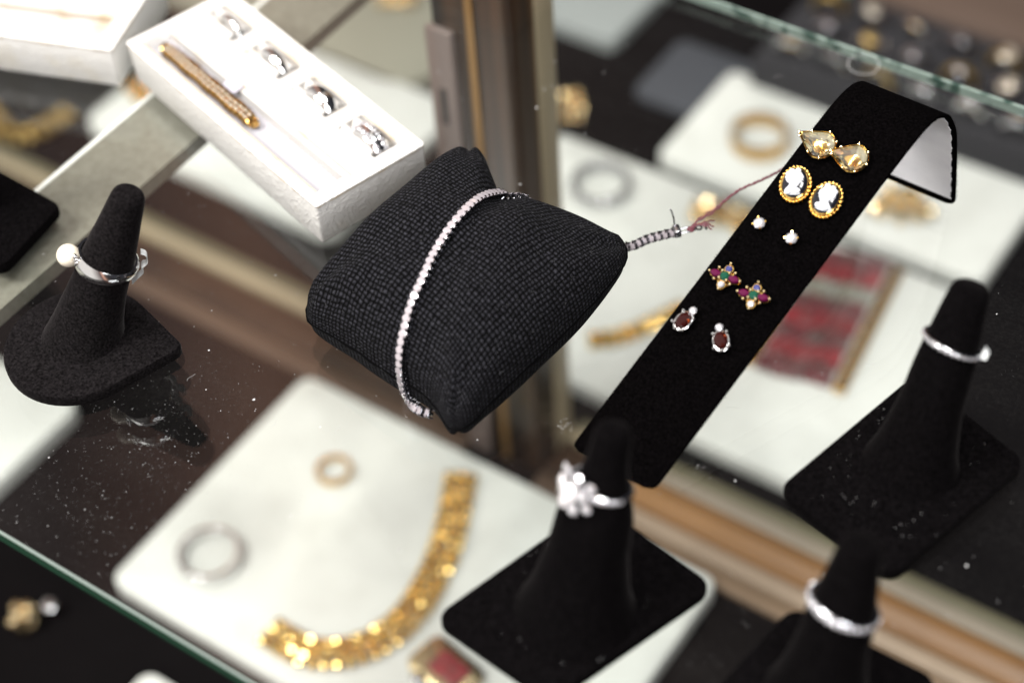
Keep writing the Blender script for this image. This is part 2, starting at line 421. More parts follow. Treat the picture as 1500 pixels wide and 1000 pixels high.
# ------------------------------------------------------------------ lighting (shop lamps overhead, added fill and sparkle spots, tinted surroundings)
w = bpy.data.worlds.new('World'); scene.world = w; w.use_nodes = True
nt = w.node_tree; N, L = nt.nodes, nt.links
bg = N['Background']
tc = N.new('ShaderNodeTexCoord')
def dotn(vec):
    d = N.new('ShaderNodeVectorMath'); d.operation = 'DOT_PRODUCT'; L.new(tc.outputs['Generated'], d.inputs[0]); d.inputs[1].default_value = vec
    return d.outputs['Value']
def ramp(val, stops):
    r = N.new('ShaderNodeValToRGB'); e = r.color_ramp.elements
    while len(e) < len(stops): e.new(.5)
    for k, (p, c) in enumerate(stops): e[k].position = p; e[k].color = (*c, 1)
    L.new(val, r.inputs['Fac']); return r.outputs['Color']
mr = N.new('ShaderNodeMapRange'); mr.inputs['From Min'].default_value = -1; mr.inputs['From Max'].default_value = 1
L.new(dotn((-.75, -.66, 0)), mr.inputs['Value'])            # from right-back (0) to left-front (1): unseen brown band and dark side, shaped to tint the glass
side = ramp(mr.outputs['Result'], [(.28, (.026, .026, .032)), (.40, (.028, .025, .027)), (.475, (.11, .08, .07)), (.545, (.74, .40, .28)), (.575, (.32, .185, .15)), (.605, (.13, .09, .085)), (.85, (.8, .76, .72))])
up = N.new('ShaderNodeMapRange'); up.inputs['From Min'].default_value = .885; up.inputs['From Max'].default_value = .97; up.interpolation_type = 'SMOOTHSTEP'
L.new(dotn((0, 0, 1)), up.inputs['Value'])
mx = N.new('ShaderNodeMix'); mx.data_type = 'RGBA'; L.new(up.outputs['Result'], mx.inputs['Factor']); L.new(side, mx.inputs['A'])
mx.inputs['B'].default_value = (.9, .88, .86, 1)  # overhead glow added above the angles the glass mirrors
L.new(mx.outputs['Result'], bg.inputs['Color']); bg.inputs['Strength'].default_value = 1.0

def area(name, loc, to, size, watt, col=(1, 1, 1), sy=None):
    d = bpy.data.lights.new(name, 'AREA'); d.size = size*S; d.energy = watt; d.color = col
    if sy: d.shape = 'RECTANGLE'; d.size_y = sy*S
    o = bpy.data.objects.new(name, d); COL.objects.link(o); o.location = V(loc)*S
    o.rotation_euler = (V(to)-V(loc)).to_track_quat('-Z', 'Y').to_euler(); return o
def spot(name, loc, to, watt, r, ang=40, col=(1, .95, .88)):
    d = bpy.data.lights.new(name, 'SPOT'); d.energy = watt; d.shadow_soft_size = r*S; d.spot_size = math.radians(ang); d.spot_blend = .5; d.color = col
    o = bpy.data.objects.new(name, d); COL.objects.link(o); o.location = V(loc)*S
    o.rotation_euler = (V(to)-V(loc)).to_track_quat('-Z', 'Y').to_euler(); return o
area('ceiling_and_fill_lamp', (-62, -72, 118), (-5, 0, 0), 50, 27, (1, .97, .93))
area('ceiling_and_fill_lamp', (85, -70, 85), (0, 0, 0), 60, 9, (.97, .98, 1))  # added fill from the front right, brightens the tray end
area('ceiling_and_fill_lamp', (25, 10, 150), (0, 10, -10), 34, 13, (1, .98, .96))
spot('sparkle_spot', (60, -50, 120), (5, 5, -20), 16, 2.0)  # this and the next spots are added for glints on the jewellery
spot('sparkle_spot', (-10, -70, 120), (0, 5, -20), 14, 2.0)
spot('sparkle_spot', (-40, 20, 130), (-10, 5, -20), 14, 2.0)

# ------------------------------------------------------------------ the setting
FZ = -28.0
mb = MB(); mb.box(-90, 70, -60, 110, FZ-1, FZ)
m, nt_, N_, L_, b_ = new_mat('case_floor_cloth')
b_.inputs['Roughness'].default_value = .9; b_.inputs['Specular IOR Level'].default_value = .05
n_ = N_.new('ShaderNodeTexNoise'); n_.inputs['Scale'].default_value = 30; tc_ = N_.new('ShaderNodeTexCoord'); L_.new(tc_.outputs['Object'], n_.inputs['Vector'])
r_ = N_.new('ShaderNodeValToRGB'); r_.color_ramp.elements[0].color = (.0022, .0018, .0020, 1); r_.color_ramp.elements[1].color = (.0045, .0037, .0040, 1)
L_.new(n_.outputs['Fac'], r_.inputs['Fac']); L_.new(r_.outputs['Color'], b_.inputs['Base Color'])
tag(obj('floor', mb, m), None, None, kind='structure')

# glass shelf
sh = thing('glass_shelf', 'clear dusty glass shelf with green edges carrying the jewellery', 'glass shelf', (0, 0, -.6))
YF, YB = -14.55, 19.2
mb = MB(); mb.box(-60, 45, YF+.06, YB-.05, -.55, 0); obj('pane', mb, 'glass', sh, smooth=False)
mb = MB(); mb.box(-60, 45, YF, YF+.06, -.55, -.09); obj('front_edge', mb, 'glass_front', sh, smooth=False, label='dark green cut front edge')
mb = MB(); mb.add([(-60, YF, -.09), (45, YF, -.09), (45, YF+.06, -.001), (-60, YF+.06, -.001), (-60, YF+.06, -.09), (45, YF+.06, -.09)],
                  [(0, 1, 2, 3), (0, 3, 4), (1, 5, 2), (3, 2, 5, 4), (0, 4, 5, 1)]); obj('edge_bevel_highlight', mb, 'glass_highlight', sh, smooth=False)
mb = MB(); mb.box(-60, 45, YB-.05, YB+.02, -.40, .004); obj('back_edge', mb, 'glass_back', sh, smooth=False, label='green back edge coloured pale as if lit')
q = P(1265, 95)
mb = MB(); mb.torus(.58, .028, at(q+V((0, 0, .012))), 48, 6, .3); obj('ring_mark', mb, 'thin_film', sh, label='faint pale ring on the glass')  # thin translucent pale ring

# crossbar just under the shelf
cb = thing('shelf_crossbar', 'flat grey bar with a white edge under the left of the glass', 'shelf support', (-18, 0, -1.3))
mb = MB(); mb.box(-19.42, -16.3, -13.5, 19, -1.25, -.62); obj('bar', mb, 'crossbar', cb, smooth=False)
mb = MB(); mb.box(-19.6, -19.42, -13.5, 19, -1.3, -.6); obj('edge_strip', mb, 'bar_edge', cb, smooth=False, label='white edge strip')

# post
po = thing('case_post', 'dark wooden post with a brass line and a slotted metal strip, behind the cushion', 'post', (-11, 15, FZ))
ZT = -.66
mb = MB(); mb.slab(round_poly([(-13.2, 13.7), (-9.3, 13.7), (-9.3, 16.6), (-13.2, 16.6)], [.1, .4, .1, .1], 8), [(0, FZ), (0, 24)]); obj('core', mb, 'wood_sheen', po)
mb = MB(); mb.slab(round_poly([(-13.2, 13.7), (-9.3, 13.7), (-9.3, 16.6), (-13.2, 16.6)], [.1, .4, .1, .1], 8), [(0, ZT-.06), (0, ZT)]); obj('dark_cap', mb, 'cap_dark', po)
mb = MB(); mb.box(-13.35, -12.05, 13.35, 13.69, FZ, -1.2, b=.06)
st_ = obj('slotted_strip', mb, 'standard', po, label='pinkish metal strip with oblong slots')
for k in range(5):
    mb = MB(); mb.box(-12.86, -12.52, 13.33, 13.349, -6.1-5*k, -4.2-5*k); obj('slot', mb, 'slot', st_)
for x0, x1, y0 in ((-11.45, -11.05, 13.62),):
    mb = MB(); mb.box(x0, x1, y0, 13.72, FZ, 24, b=.03); obj('brass_line', mb, 'brass', po)
mb = MB(); mb.box(-9.33, -9.18, 15.3, 16.6, FZ, 24, b=.05); obj('side_trim', mb, 'tan', po)

# rails along the floor either side of the post
def rail(x0, x1, label, left):
    r = thing('divider_rail', label, 'rail', ((x0+x1)/2, 15, FZ), None)
    z0 = FZ+.004
    def strip(name, y0, y1, h, mat, bev=.08):
        mb = MB(); mb.box(x0, x1, y0, y1, z0, FZ+h, b=bev); obj(name, mb, mat, r)
    strip('olive_strip', 16.78, 17.55, .55, 'olive')
    strip('grey_strip', 15.98, 16.76, .7, 'tan' if left else 'grey_trim')
    strip('groove', 15.84, 15.97, .1, 'groove', 0)
    if left:
        strip('moulding', 13.75, 15.83, .5, 'wood_dark'); strip('lower_step', 12.5, 13.7, .4, 'wood_brown')
    else:
        mb = MB()
        prof = [(15.83, 0), (15.83, .75), (15.5, .85), (15.0, .8), (14.6, .62), (14.2, .6), (14.12, 0)]
        mb.loft([[(x, y, z0+zz) for y, zz in prof] for x in (x0, x1)]); obj('moulding', mb, 'wood_orange', r)
        strip('pale_strip', 13.26, 14.1, .5, 'wood_pale'); strip('lower_step', 12.2, 13.24, .35, 'wood_tan')
    return r
rail(-70, -13.4, 'dull brown divider rail left of the post, behind the pearl ring', True)
xm = P(880, 705, FZ).x
rail(-9.15, xm-.02, 'short dark piece of divider rail between the post and the front ring stand', True)
rail(xm, 45, 'glossy orange wood divider rail right of the post', False)

# ------------------------------------------------------------------ cards on the case floor
def card(outline, label, z1=1.1, mat='card', group='white display cards on the case floor', rad=.7, name='display_card', z0=0.006):
    c = V((sum(p[0] for p in outline)/len(outline), sum(p[1] for p in outline)/len(outline), FZ+z0))
    mb = MB(); mb.slab(round_poly(outline, rad, 6), [(.12, FZ+z0), (0, FZ+z0+.1), (0, FZ+z1-.12), (.04, FZ+z1-.04), (.12, FZ+z1)])
    o = obj(name, mb, mat, None, loc=c); return tag(o, label, 'card', group)
CT = FZ+1.1
card([(-23, -3.2), (1.9, -3.2), (1.9, 12.15), (-23, 12.15)], 'large white card with the thick gold bracelet, nearest the front glass edge')
card([(-22, 19), (4.6, 19), (4.6, 35.2), (-22, 35.2)], 'white card behind the rail carrying the red and gold bracelet')
card([(-16, 36.4), (4.4, 36.4), (4.4, 45.5), (-16, 45.5)], 'white card at the back carrying a large gold ring')
A = [P(100, 140, CT), P(205, 115, CT), P(520, 395, CT), P(250, 260, CT)]
card([(-57, 20.2), (-27.5, 20.2), (-27.5, 31), (-57, 31)] if False else [(P(118, 178, CT).x, P(118, 178, CT).y), (P(470, 358, CT).x, P(118, 178, CT).y), (P(470, 358, CT).x, P(118, 178, CT).y+13), (P(118, 178, CT).x, P(118, 178, CT).y+13)],
     'white card under the grey crossbar and the white ring tray', rad=1.2)
q = P(118, 590, CT); card([(q.x-20, q.y-14), (q.x, q.y-14), (q.x, q.y), (q.x-20, q.y)], 'white card below the pearl ring stand, cut by the left frame edge', rad=.8)
q = P(215, 978, CT-.5); card([(q.x, q.y-10), (q.x+12, q.y-10), (q.x+12, q.y), (q.x, q.y)], 'small white card in front of the glass edge', z1=.6)
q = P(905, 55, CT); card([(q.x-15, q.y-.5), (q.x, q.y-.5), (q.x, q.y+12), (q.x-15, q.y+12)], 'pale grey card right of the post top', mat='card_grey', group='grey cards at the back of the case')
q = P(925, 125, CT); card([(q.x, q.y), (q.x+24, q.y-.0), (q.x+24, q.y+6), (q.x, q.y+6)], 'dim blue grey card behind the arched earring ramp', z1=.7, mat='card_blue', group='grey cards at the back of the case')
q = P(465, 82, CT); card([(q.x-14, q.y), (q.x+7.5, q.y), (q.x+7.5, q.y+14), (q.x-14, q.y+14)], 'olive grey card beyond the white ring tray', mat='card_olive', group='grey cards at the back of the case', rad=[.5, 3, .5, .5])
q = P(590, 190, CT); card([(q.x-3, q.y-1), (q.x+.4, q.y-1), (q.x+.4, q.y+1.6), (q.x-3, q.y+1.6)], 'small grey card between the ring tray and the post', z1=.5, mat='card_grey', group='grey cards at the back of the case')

# ------------------------------------------------------------------ jewellery on the cards
def flat_ring(label, px, py, z, R, r, mat, group, sq=1.0, stones=0, smat='stone_clear', tilt=0.0, bump=0.0, name='ring'):
    c = P(px, py, z); h = r*sq
    t = thing(name, label, 'ring', c, group)
    mt = at(c+V((0, 0, h + R*math.sin(tilt)))) @ Matrix.Rotation(tilt, 4, 'X')
    mb = MB(); mb.torus(R, r, mt, 40, 10, sq); obj('band', mb, mat, t)
    if stones:
        mb = MB()
        for k in range(stones):
            a = 2*PI*k/stones
            mb.gem(r*1.1, mt @ Matrix.Rotation(a, 4, 'Z') @ Matrix.Translation((R, 0, h*.6)), 6)
        obj('stones', mb, smat, t, smooth=False)
    return t
flat_ring('large silver ring lying on the big white card', 308, 818, CT, 1.45, .15, 'silver', 'rings on the cards', 2.2, 22)
flat_ring('small thin gold ring on the big white card', 490, 692, CT, .83, .12, 'gold', 'rings on the cards', 1.8)
flat_ring('silver ring on the white card right of the post', 880, 276, CT, 1.6, .2, 'silver_dark', 'rings on the cards', 1.6, 14)
flat_ring('large plain gold ring on the back white card, left of the ramp', 1112, 210, CT, 1.62, .13, 'gold_dark', 'rings on the cards', 4)

def link_chain(label, pts, z, n, wid, group, rows=3, mat='gold_soft', name='link_bracelet', cat='bracelet', bead=.5):
    path = smooth_path([P(x, y, z) for x, y in pts], n)
    t = thing(name, label, cat, path[n//2], group)
    for i, p in enumerate(path):
        d = (path[min(n-1, i+1)]-path[max(0, i-1)]).normalized(); f = frame(p+V((0, 0, wid*.16)), (0, 0, 1), d)
        mb = MB(); step = (path[1]-path[0]).length
        for k in range(rows):
            off = (k-(rows-1)/2)*wid/rows
            mb.sphere(bead*wid/rows*1.15, f @ Matrix.Translation((random.uniform(-.04, .04), off, random.uniform(0, .08))) @ Matrix.Rotation(random.uniform(-.5, .5), 4, 'X') @ sc(step/(wid/rows)*.92, .94, .9), 8, 6)
        obj('link', mb, mat, t, smooth=False)
    return t
link_chain('thick gold link bracelet curling across the big white card', [(676, 703), (664, 765), (650, 815), (628, 862), (596, 910), (552, 944), (500, 962), (448, 958), (398, 930)], CT, 32, 1.72, 'gold chains in the case', 4)
link_chain('gold bead chain on the card between pillow and ramp', [(868, 502), (905, 497), (950, 480), (1000, 455)], CT, 11, 1.1, 'gold chains in the case', 2)
link_chain('pale gold chain on the card behind the burgundy thread', [(1018, 312), (1050, 318), (1082, 322), (1100, 345)], CT, 8, 1.8, 'gold chains in the case', 2, 'gold_pale')
link_chain('gold chain on the dark floor at the left frame edge', [(-20, 165), (20, 205), (60, 198), (100, 172)], FZ+.01, 12, 1.6, 'gold chains in the case', 2, 'gold_dim')
link_chain('gold cluster brooch on the card under the ramp arch', [(1290, 300), (1320, 312), (1348, 305)], CT, 5, 2.6, 'gold brooches in the case', 3, 'gold_pale', 'brooch', 'brooch')
link_chain('round gold brooch on the black floor right of the post', [(836, 142), (840, 160), (838, 178)], FZ+.01, 4, 1.5, 'gold brooches in the case', 3, 'gold_pale', 'brooch', 'brooch')
link_chain('orange gold trinket beside the lower left corner of the ring tray', [(196, 128), (206, 138), (214, 150)], CT, 4, 1.2, 'gold brooches in the case', 2, 'gold', 'brooch', 'brooch')
link_chain('bright gold brooch on the olive card', [(560, 2), (585, 2), (605, 4)], CT, 4, 1.8, 'gold brooches in the case', 3, 'gold_pale', 'brooch', 'brooch')
# gold ring and silver stone in front of the glass edge
c = P(35, 905, FZ+.6); t = thing('ring', 'gold dome ring with a silver setting on the black floor before the glass', 'ring', c, 'rings on the cards')
mb = MB(); mb.torus(.62, .15, frame(c, (.75, .2, .35)), 28, 8, 1.6); [mb.sphere(.36, Matrix.Translation(c+V((-.1+dx*1.3, -.1+dy*1.2, .45+dz))), 10, 7) for dx, dy, dz in ((0, 0, 0), (.35, .1, -.1), (-.3, .2, -.1), (.1, .4, .0), (0, -.35, -.2))]; obj('band', mb, 'gold_pale', t)
mb = MB(); mb.gem(.42, at(P(72, 885, FZ+.8)), 8); obj('stone', mb, 'silver', t, smooth=False)

# red and gold panel bracelet
def panel_bracelet(label, c0, c1, n, half, seq, z=CT):
    a, b = P(*c0, z), P(*c1, z); d = (b-a).normalized()
    t = thing('panel_bracelet', label, 'bracelet', (a+b)/2, None)
    step = (b-a).length/n
    for i in range(n):
        f = frame(a+d*step*(i+.5), (0, 0, 1), d)
        mb = MB(); [mb.box(-step*(.5-.02), step*(.5-.02), -half*.78+q_*half*.28, -half*.78+(q_+.96)*half*.28, .02, random.uniform(.32, .5), f @ Matrix.Rotation(random.uniform(-.16, .16), 4, 'Y') @ Matrix.Rotation(.12, 4, 'Z'), b=.1) for q_ in range(5)]; obj('panel', mb, seq[i % len(seq)], t)
    for s0, s1 in ((-half, -half*.82), (half*.68, half*.9)):
        mb = MB(); f = frame((a+b)/2, (0, 0, 1), d); l = (b-a).length/2
        for k in range(2*n):
            x = -l+(k+.5)*l/n; mb.box(x-l/n*.47, x+l/n*.47, s0, s1, .02, .45, f, b=.05)
        obj('gold_border', mb, 'gold_dark', t)
    return t
panel_bracelet('wide bracelet of red panels with gold borders on the white card', (1258, 378), (1165, 558), 8, 2.9, ['dark_red', 'red_enamel', 'grey_green', 'dark_red', 'red_enamel', 'dark_red', 'red_enamel', 'dark_red'])
c = P(655, 985, CT); t = thing('brooch', 'gold and red stone brooch at the bottom edge beside the ring stand', 'brooch', c, 'gold brooches in the case')
mb = MB(); f = frame(c, (0, 0, 1), (1, -.2, 0)); mb.slab(round_poly([(-1.7, -1.1), (1.6, -1.1), (1.6, 1.1), (-1.7, 1.1)], .5), [(0, 0), (0, .35), (.25, .5)], f); obj('frame', mb, 'gold_pale', t)
mb = MB(); mb.box(-.7, 1.1, -.62, .62, .5, .72, f, b=.12); obj('stone', mb, 'red_enamel', t)
mb = MB(); mb.gem(.35, at(P(612, 992, CT+.4)), 8); obj('side_stone', mb, 'silver_dark', t, smooth=False)

# foam ring tray at the back
random.seed(21); c = P(1420, 100, FZ); rt = thing('ring_tray', 'black foam ring tray beyond the back glass edge', 'ring tray', c)
tp = FZ+3.0
e = [P(1080, 70, tp), P(1190, -60, tp), P(1640, 140, tp), P(1560, 240, tp)]
x0, x1, y0 = -14.5, 14, P(1420, 120, tp).y-4.5
mb = MB(); yl = P(1400, 30, FZ+3.2).y; mb.box(x0, x1, y0, yl-.4, FZ+.01, tp, b=.3); obj('tray_body', mb, 'foam', rt)
slot_px = [(1208, 22), (1270, 62), (1325, 38), (1300, 5), (1195, 55), (1335, 85), (1360, 62), (1398, 138), (1432, 90), (1455, 65), (1475, 132), (1402, 95), (1495, 95), (1390, 35), (1165, 20), (1240, 5)]
used = []
rows_ = [(i, j) for j in range(5) for i in range(10)]
for i, j in rows_:
    p = V((x0+2.0+i*2.85+(j % 2)*1.1, y0+1.5+j*2.5, tp))
    if p.x > x1-1 or p.y > yl-1.3: continue
    g = ['silver', 'silver_dark', 'gold_dim', 'silver_dark'][(i*3+j*5) % 4]
    t = thing('ring', 'ring standing in the black foam ring tray', 'ring', p, 'rings in the black foam tray')
    f = frame(p+V((0, 0, .25)), V((random.uniform(-.25, .25), 1, random.uniform(-.15, .25))))
    mb = MB(); mb.torus(.95, .2, f, 20, 7, 1.6); obj('band', mb, g, t)
    mb = MB(); mb.gem(random.uniform(.4, .62), frame(p+V((0, 0, 1.15)), (random.uniform(-.2, .2), random.uniform(-.5, .1), 1)), 8); obj('stone', mb, random.choice(['silver_dark', 'stone_dim', 'silver_dark', 'gold_dim']), t, smooth=False)
mb = MB(); q = P(1440, 12, FZ+3); yl = P(1400, 30, FZ+3.2).y; mb.box(-12, 40, yl, yl+9, FZ+.01, FZ+3.2, b=.2)
tag(obj('ledge', mb, 'wood_top', None, loc=(10, yl+4, FZ)), 'light brown wooden ledge behind the foam ring tray', 'ledge')
q = P(1215, 0, FZ); mb = MB(); mb.box(q.x-3, q.x+1.2, q.y, q.y+3, FZ+.01, FZ+.8, b=.2); 
M['teal'] = pmat('teal_card', (.08, .22, .20), .6)
tag(obj('display_card', mb, 'teal', None, loc=q), 'small teal card at the top edge left of the foam tray', 'card')

# ------------------------------------------------------------------ white ring tray on the glass
TB = V((-8.20, .42, 0)); te1 = V((-.96, .28, 0)).normalized(); te2 = V((-te1.y*-1, -te1.x, 0)) if False else V((.28, .96, 0)).normalized()
TM = Matrix(((te2.x, te1.x, 0, TB.x), (te2.y, te1.y, 0, TB.y), (0, 0, 1, 0), (0, 0, 0, 1)))      # local x across (0..4.7), y along (0..12.3)
TL, TW, TH = 12.3, 4.66, 1.8
def white_tray(label, mt, slots, grooves, W=TW, Ln=TL, group='white ring trays on the glass'):
    t = thing('ring_tray', label, 'ring tray', mt @ V((W/2, Ln/2, 0)), group)
    rim = .34
    mb = MB(); o = round_poly([(0, 0), (W, 0), (W, Ln), (0, Ln)], .09, 3); i_ = [(rim, rim), (W-rim, rim), (W-rim, Ln-rim), (rim, Ln-rim)]; i_ = round_poly(i_, .03, 3)
    rings = [[(x, y, z) for x, y in inset(o, d)] for d, z in ((.03, .001), (0, .04), (0, 1.68), (-.03, 1.70), (-.045, 1.75), (-.02, 1.79), (.04, 1.8))]
    rings += [[(x, y, 1.8) for x, y in inset(i_, -.03)], [(x, y, 1.77) for x, y in i_], [(x, y, .9) for x, y in i_]]
    mb.loft(rings, mt, True, True); obj('body', mb, 'leatherette', t, ang=50)
    sm_ = MB(); op = inset(o, -.012); cl = []
    for k in range(len(op)):
        a_, b_ = V((*op[k], 0)), V((*op[(k+1) % len(op)], 0)); nn = max(1, int((b_-a_).length/.18))
        for q in range(nn): cl.append(a_.lerp(b_, q/nn)+V((0, 0, 1.672+.012*math.sin(len(cl)*1.7)+.01*math.sin(len(cl)*.37))))
    sm_.tube([mt @ p for p in cl], [.008+.018*abs(math.sin(i*.61)*math.sin(i*.23)) for i in range(len(cl))], 5, closed=True); obj('rim_seam', sm_, 'tray_stain', t)
    # insert: a field of cells at different heights
    xs = sorted({rim+.01, W-rim-.01} | {v for s in slots+grooves for v in s[:2]} | ({1.82, 1.94} if grooves else set()))
    ys = sorted({rim+.01, Ln-rim-.01} | {v for s in slots+grooves for v in s[2:4]})
    def hz(x, y):
        for s in slots+grooves:
            if s[0] < x < s[1] and s[2] < y < s[3]: return s[4]
        return 1.66
    def build(sel):
        b = MB()
        for a in range(len(xs)-1):
            for c_ in range(len(ys)-1):
                xa, xb, ya, yb = xs[a], xs[a+1], ys[c_], ys[c_+1]; h = hz((xa+xb)/2, (ya+yb)/2)
                if sel(h): b.add([(xa, ya, h), (xb, ya, h), (xb, yb, h), (xa, yb, h)], [(0, 1, 2, 3)], mt)
                for (x_, y_, p, q) in ((xb+1e-3, (ya+yb)/2, (xb, ya), (xb, yb)), ((xa+xb)/2, yb+1e-3, (xa, yb), (xb, yb))):
                    if x_ < xs[-1] and y_ < ys[-1]:
                        h2 = hz(x_, y_)
                        if h2 != h and sel(9): b.add([(*p, h), (*q, h), (*q, h2), (*p, h2)], [(0, 1, 2, 3)], mt)
        return b
    ins = obj('insert', build(lambda h: h > 1.3), 'tray_velvet', t, smooth=False)
    obj('slot_floor', build(lambda h: h <= 1.3), 'tray_floor', t, smooth=False)
    if grooves:
        mb = MB(); mb.box(1.86, 1.90, .5, Ln-.5, 1.655, 1.668, mt)
        for s in slots: mb.box(s[1]+.02, s[1]+.055, s[2]+.2, s[3]-.1, 1.655, 1.668, mt)
        g = grooves[0]; mb.box(g[0]-.06, g[0]-.03, g[2], g[3], 1.655, 1.668, mt)
        obj('seam', mb, 'tray_stain', ins)
    for s in slots:
        # padded roll that grips the ring
        mb = MB(); yc = (s[2]+s[3])/2; xc = (s[0]+s[1])/2
        for dx in (-.26, .26):
            mb.loft([[(xc+dx+.25*math.cos(a), y, 1.3+.34*math.sin(a)) for a in [2*PI*k/16 for k in range(16)]] for y in (s[2]+.35, s[3]-.02)], mt)
        obj('pad', mb, 'tray_velvet', t)
    return t
SL = [(3.0, 4.08, a, b, .95) for a, b in ((.72, 2.92), (3.66, 5.86), (6.6, 8.88), (9.7, 11.82))]
GR = [(.52, 1.62, .66, 11.95, 1.25)]
white_tray('white leatherette ring tray holding four rings and a gold bracelet', TM, SL, GR)
for k, (yc, lab, mat, wd) in enumerate(((1.75, 'silver ring set with rows of stones, nearest slot of the white tray', 'silver', .30), (4.75, 'wide plain silver band, second slot of the white tray', 'silver', .27),
                               (7.75, 'plain silver band in the third slot of the white tray', 'silver', .2), (10.6, 'thin silver ring in the farthest slot of the white tray', 'silver', .13))):
    c = TM @ V((3.52, yc, 1.02)); f = frame(c, TM.to_3x3() @ V((1, 0, .0)), TM.to_3x3() @ V((0, 1, 0)))
    t = thing('ring', lab, 'ring', c, 'rings in the white tray')
    mb = MB(); R_ = .92
    pr = [(-wd, R_-.09), (wd, R_-.09), (wd*1.05, R_), (wd*.7, R_+.07), (0, R_+.10), (-wd*.7, R_+.07), (-wd*1.05, R_)]
    rings = []
    for q in range(49):
        a = 2*PI*q/48; rings.append([(r*math.cos(a), r*math.sin(a), x) for x, r in pr])
    mb.loft(rings, f, False, False); obj('band', mb, mat, t)
    if k == 0:
        mb = MB()
        for row in (-.16, .16):
            for q in range(13):
                a = math.radians(25+q*11); mb.gem(.095, f @ Matrix.Rotation(a, 4, 'Z') @ Matrix.Translation((R_+.10, 0, row)) @ Matrix.Rotation(PI/2, 4, 'Y'), 6)
        obj('stones', mb, 'stone_clear', t, smooth=False)
# gold bracelet lying in the groove
c = TM @ V((1.05, 8.4, 1.3)); t = thing('link_bracelet', 'narrow gold bracelet with stone rows in the groove of the white tray', 'bracelet', c)
for k in range(19):
    y = 5.75+k*.295; mb = MB(); rz = TM @ Matrix.Translation((1.05+.02*math.sin(k*1.3), y, 1.50)) @ Matrix.Rotation(.12*math.sin(k*2.1), 4, 'Z')
    mb.box(-.27, .27, -.12, .12, -.16, .14, rz, b=.05)
    ln = obj('link', mb, 'gold_dark', t)
    mb = MB()
    for sx in (-.11, .08):
        for sy in (-.06, .06): mb.gem(.06, rz @ Matrix.Translation((sx, sy, .15)), 6)
    obj('stones', mb, 'stone_dim', ln, smooth=False)
for yy, r in ((5.5, .2), (11.3, .2)):
    mb = MB(); mb.torus(.17, .07, TM @ Matrix.Translation((1.05, yy, 1.48)) @ Matrix.Rotation(.6, 4, 'X'), 20, 8, 1.6); mb.box(-.14, .14, -.3, -.05, -.1, .14, TM @ Matrix.Translation((1.05, yy, 1.48)), b=.04); obj('clasp', mb, 'gold_dark', t)
mb = MB(); mb.tube([TM @ V((1.32+.05*math.sin(k), 6.2+.25*k, 1.5+.02*math.cos(k*2))) for k in range(20)], .06, 6); obj('side_chain', mb, 'gold_dark', t)
mb = MB(); mb.slab(round_poly([(-.24, -.4), (.24, -.4), (.24, .4), (-.24, .4)], .1), [(0, 0), (0, .03)], TM @ Matrix.Translation((1.58, 7.45, 1.70)) @ Matrix.Rotation(-.2, 4, 'Y'))
tag(obj('price_tag', mb, 'lilac', None, loc=TM @ V((1.55, 7.4, 1.7))), 'small lilac paper tag on the gold bracelet in the white tray', 'tag')

# second white tray at the top left
o2 = P(177, 127, 0); d2 = (P(0, 102, 0)-o2).normalized(); x2 = V((d2.y, -d2.x, 0))
if (P(213, 0, 1.8)-o2).dot(x2) < 0: x2 = -x2
T2 = Matrix(((x2.x, d2.x, 0, o2.x-.0), (x2.y, d2.y, 0, o2.y), (0, 0, 1, 0), (0, 0, 0, 1)))
white_tray('plain white tray cut by the top left corner of the photo', T2, [], [(.9, 2.0, .8, 11.6, 1.32), (2.7, 4.1, .8, 11.6, 1.32)], W=4.9, Ln=12.3)

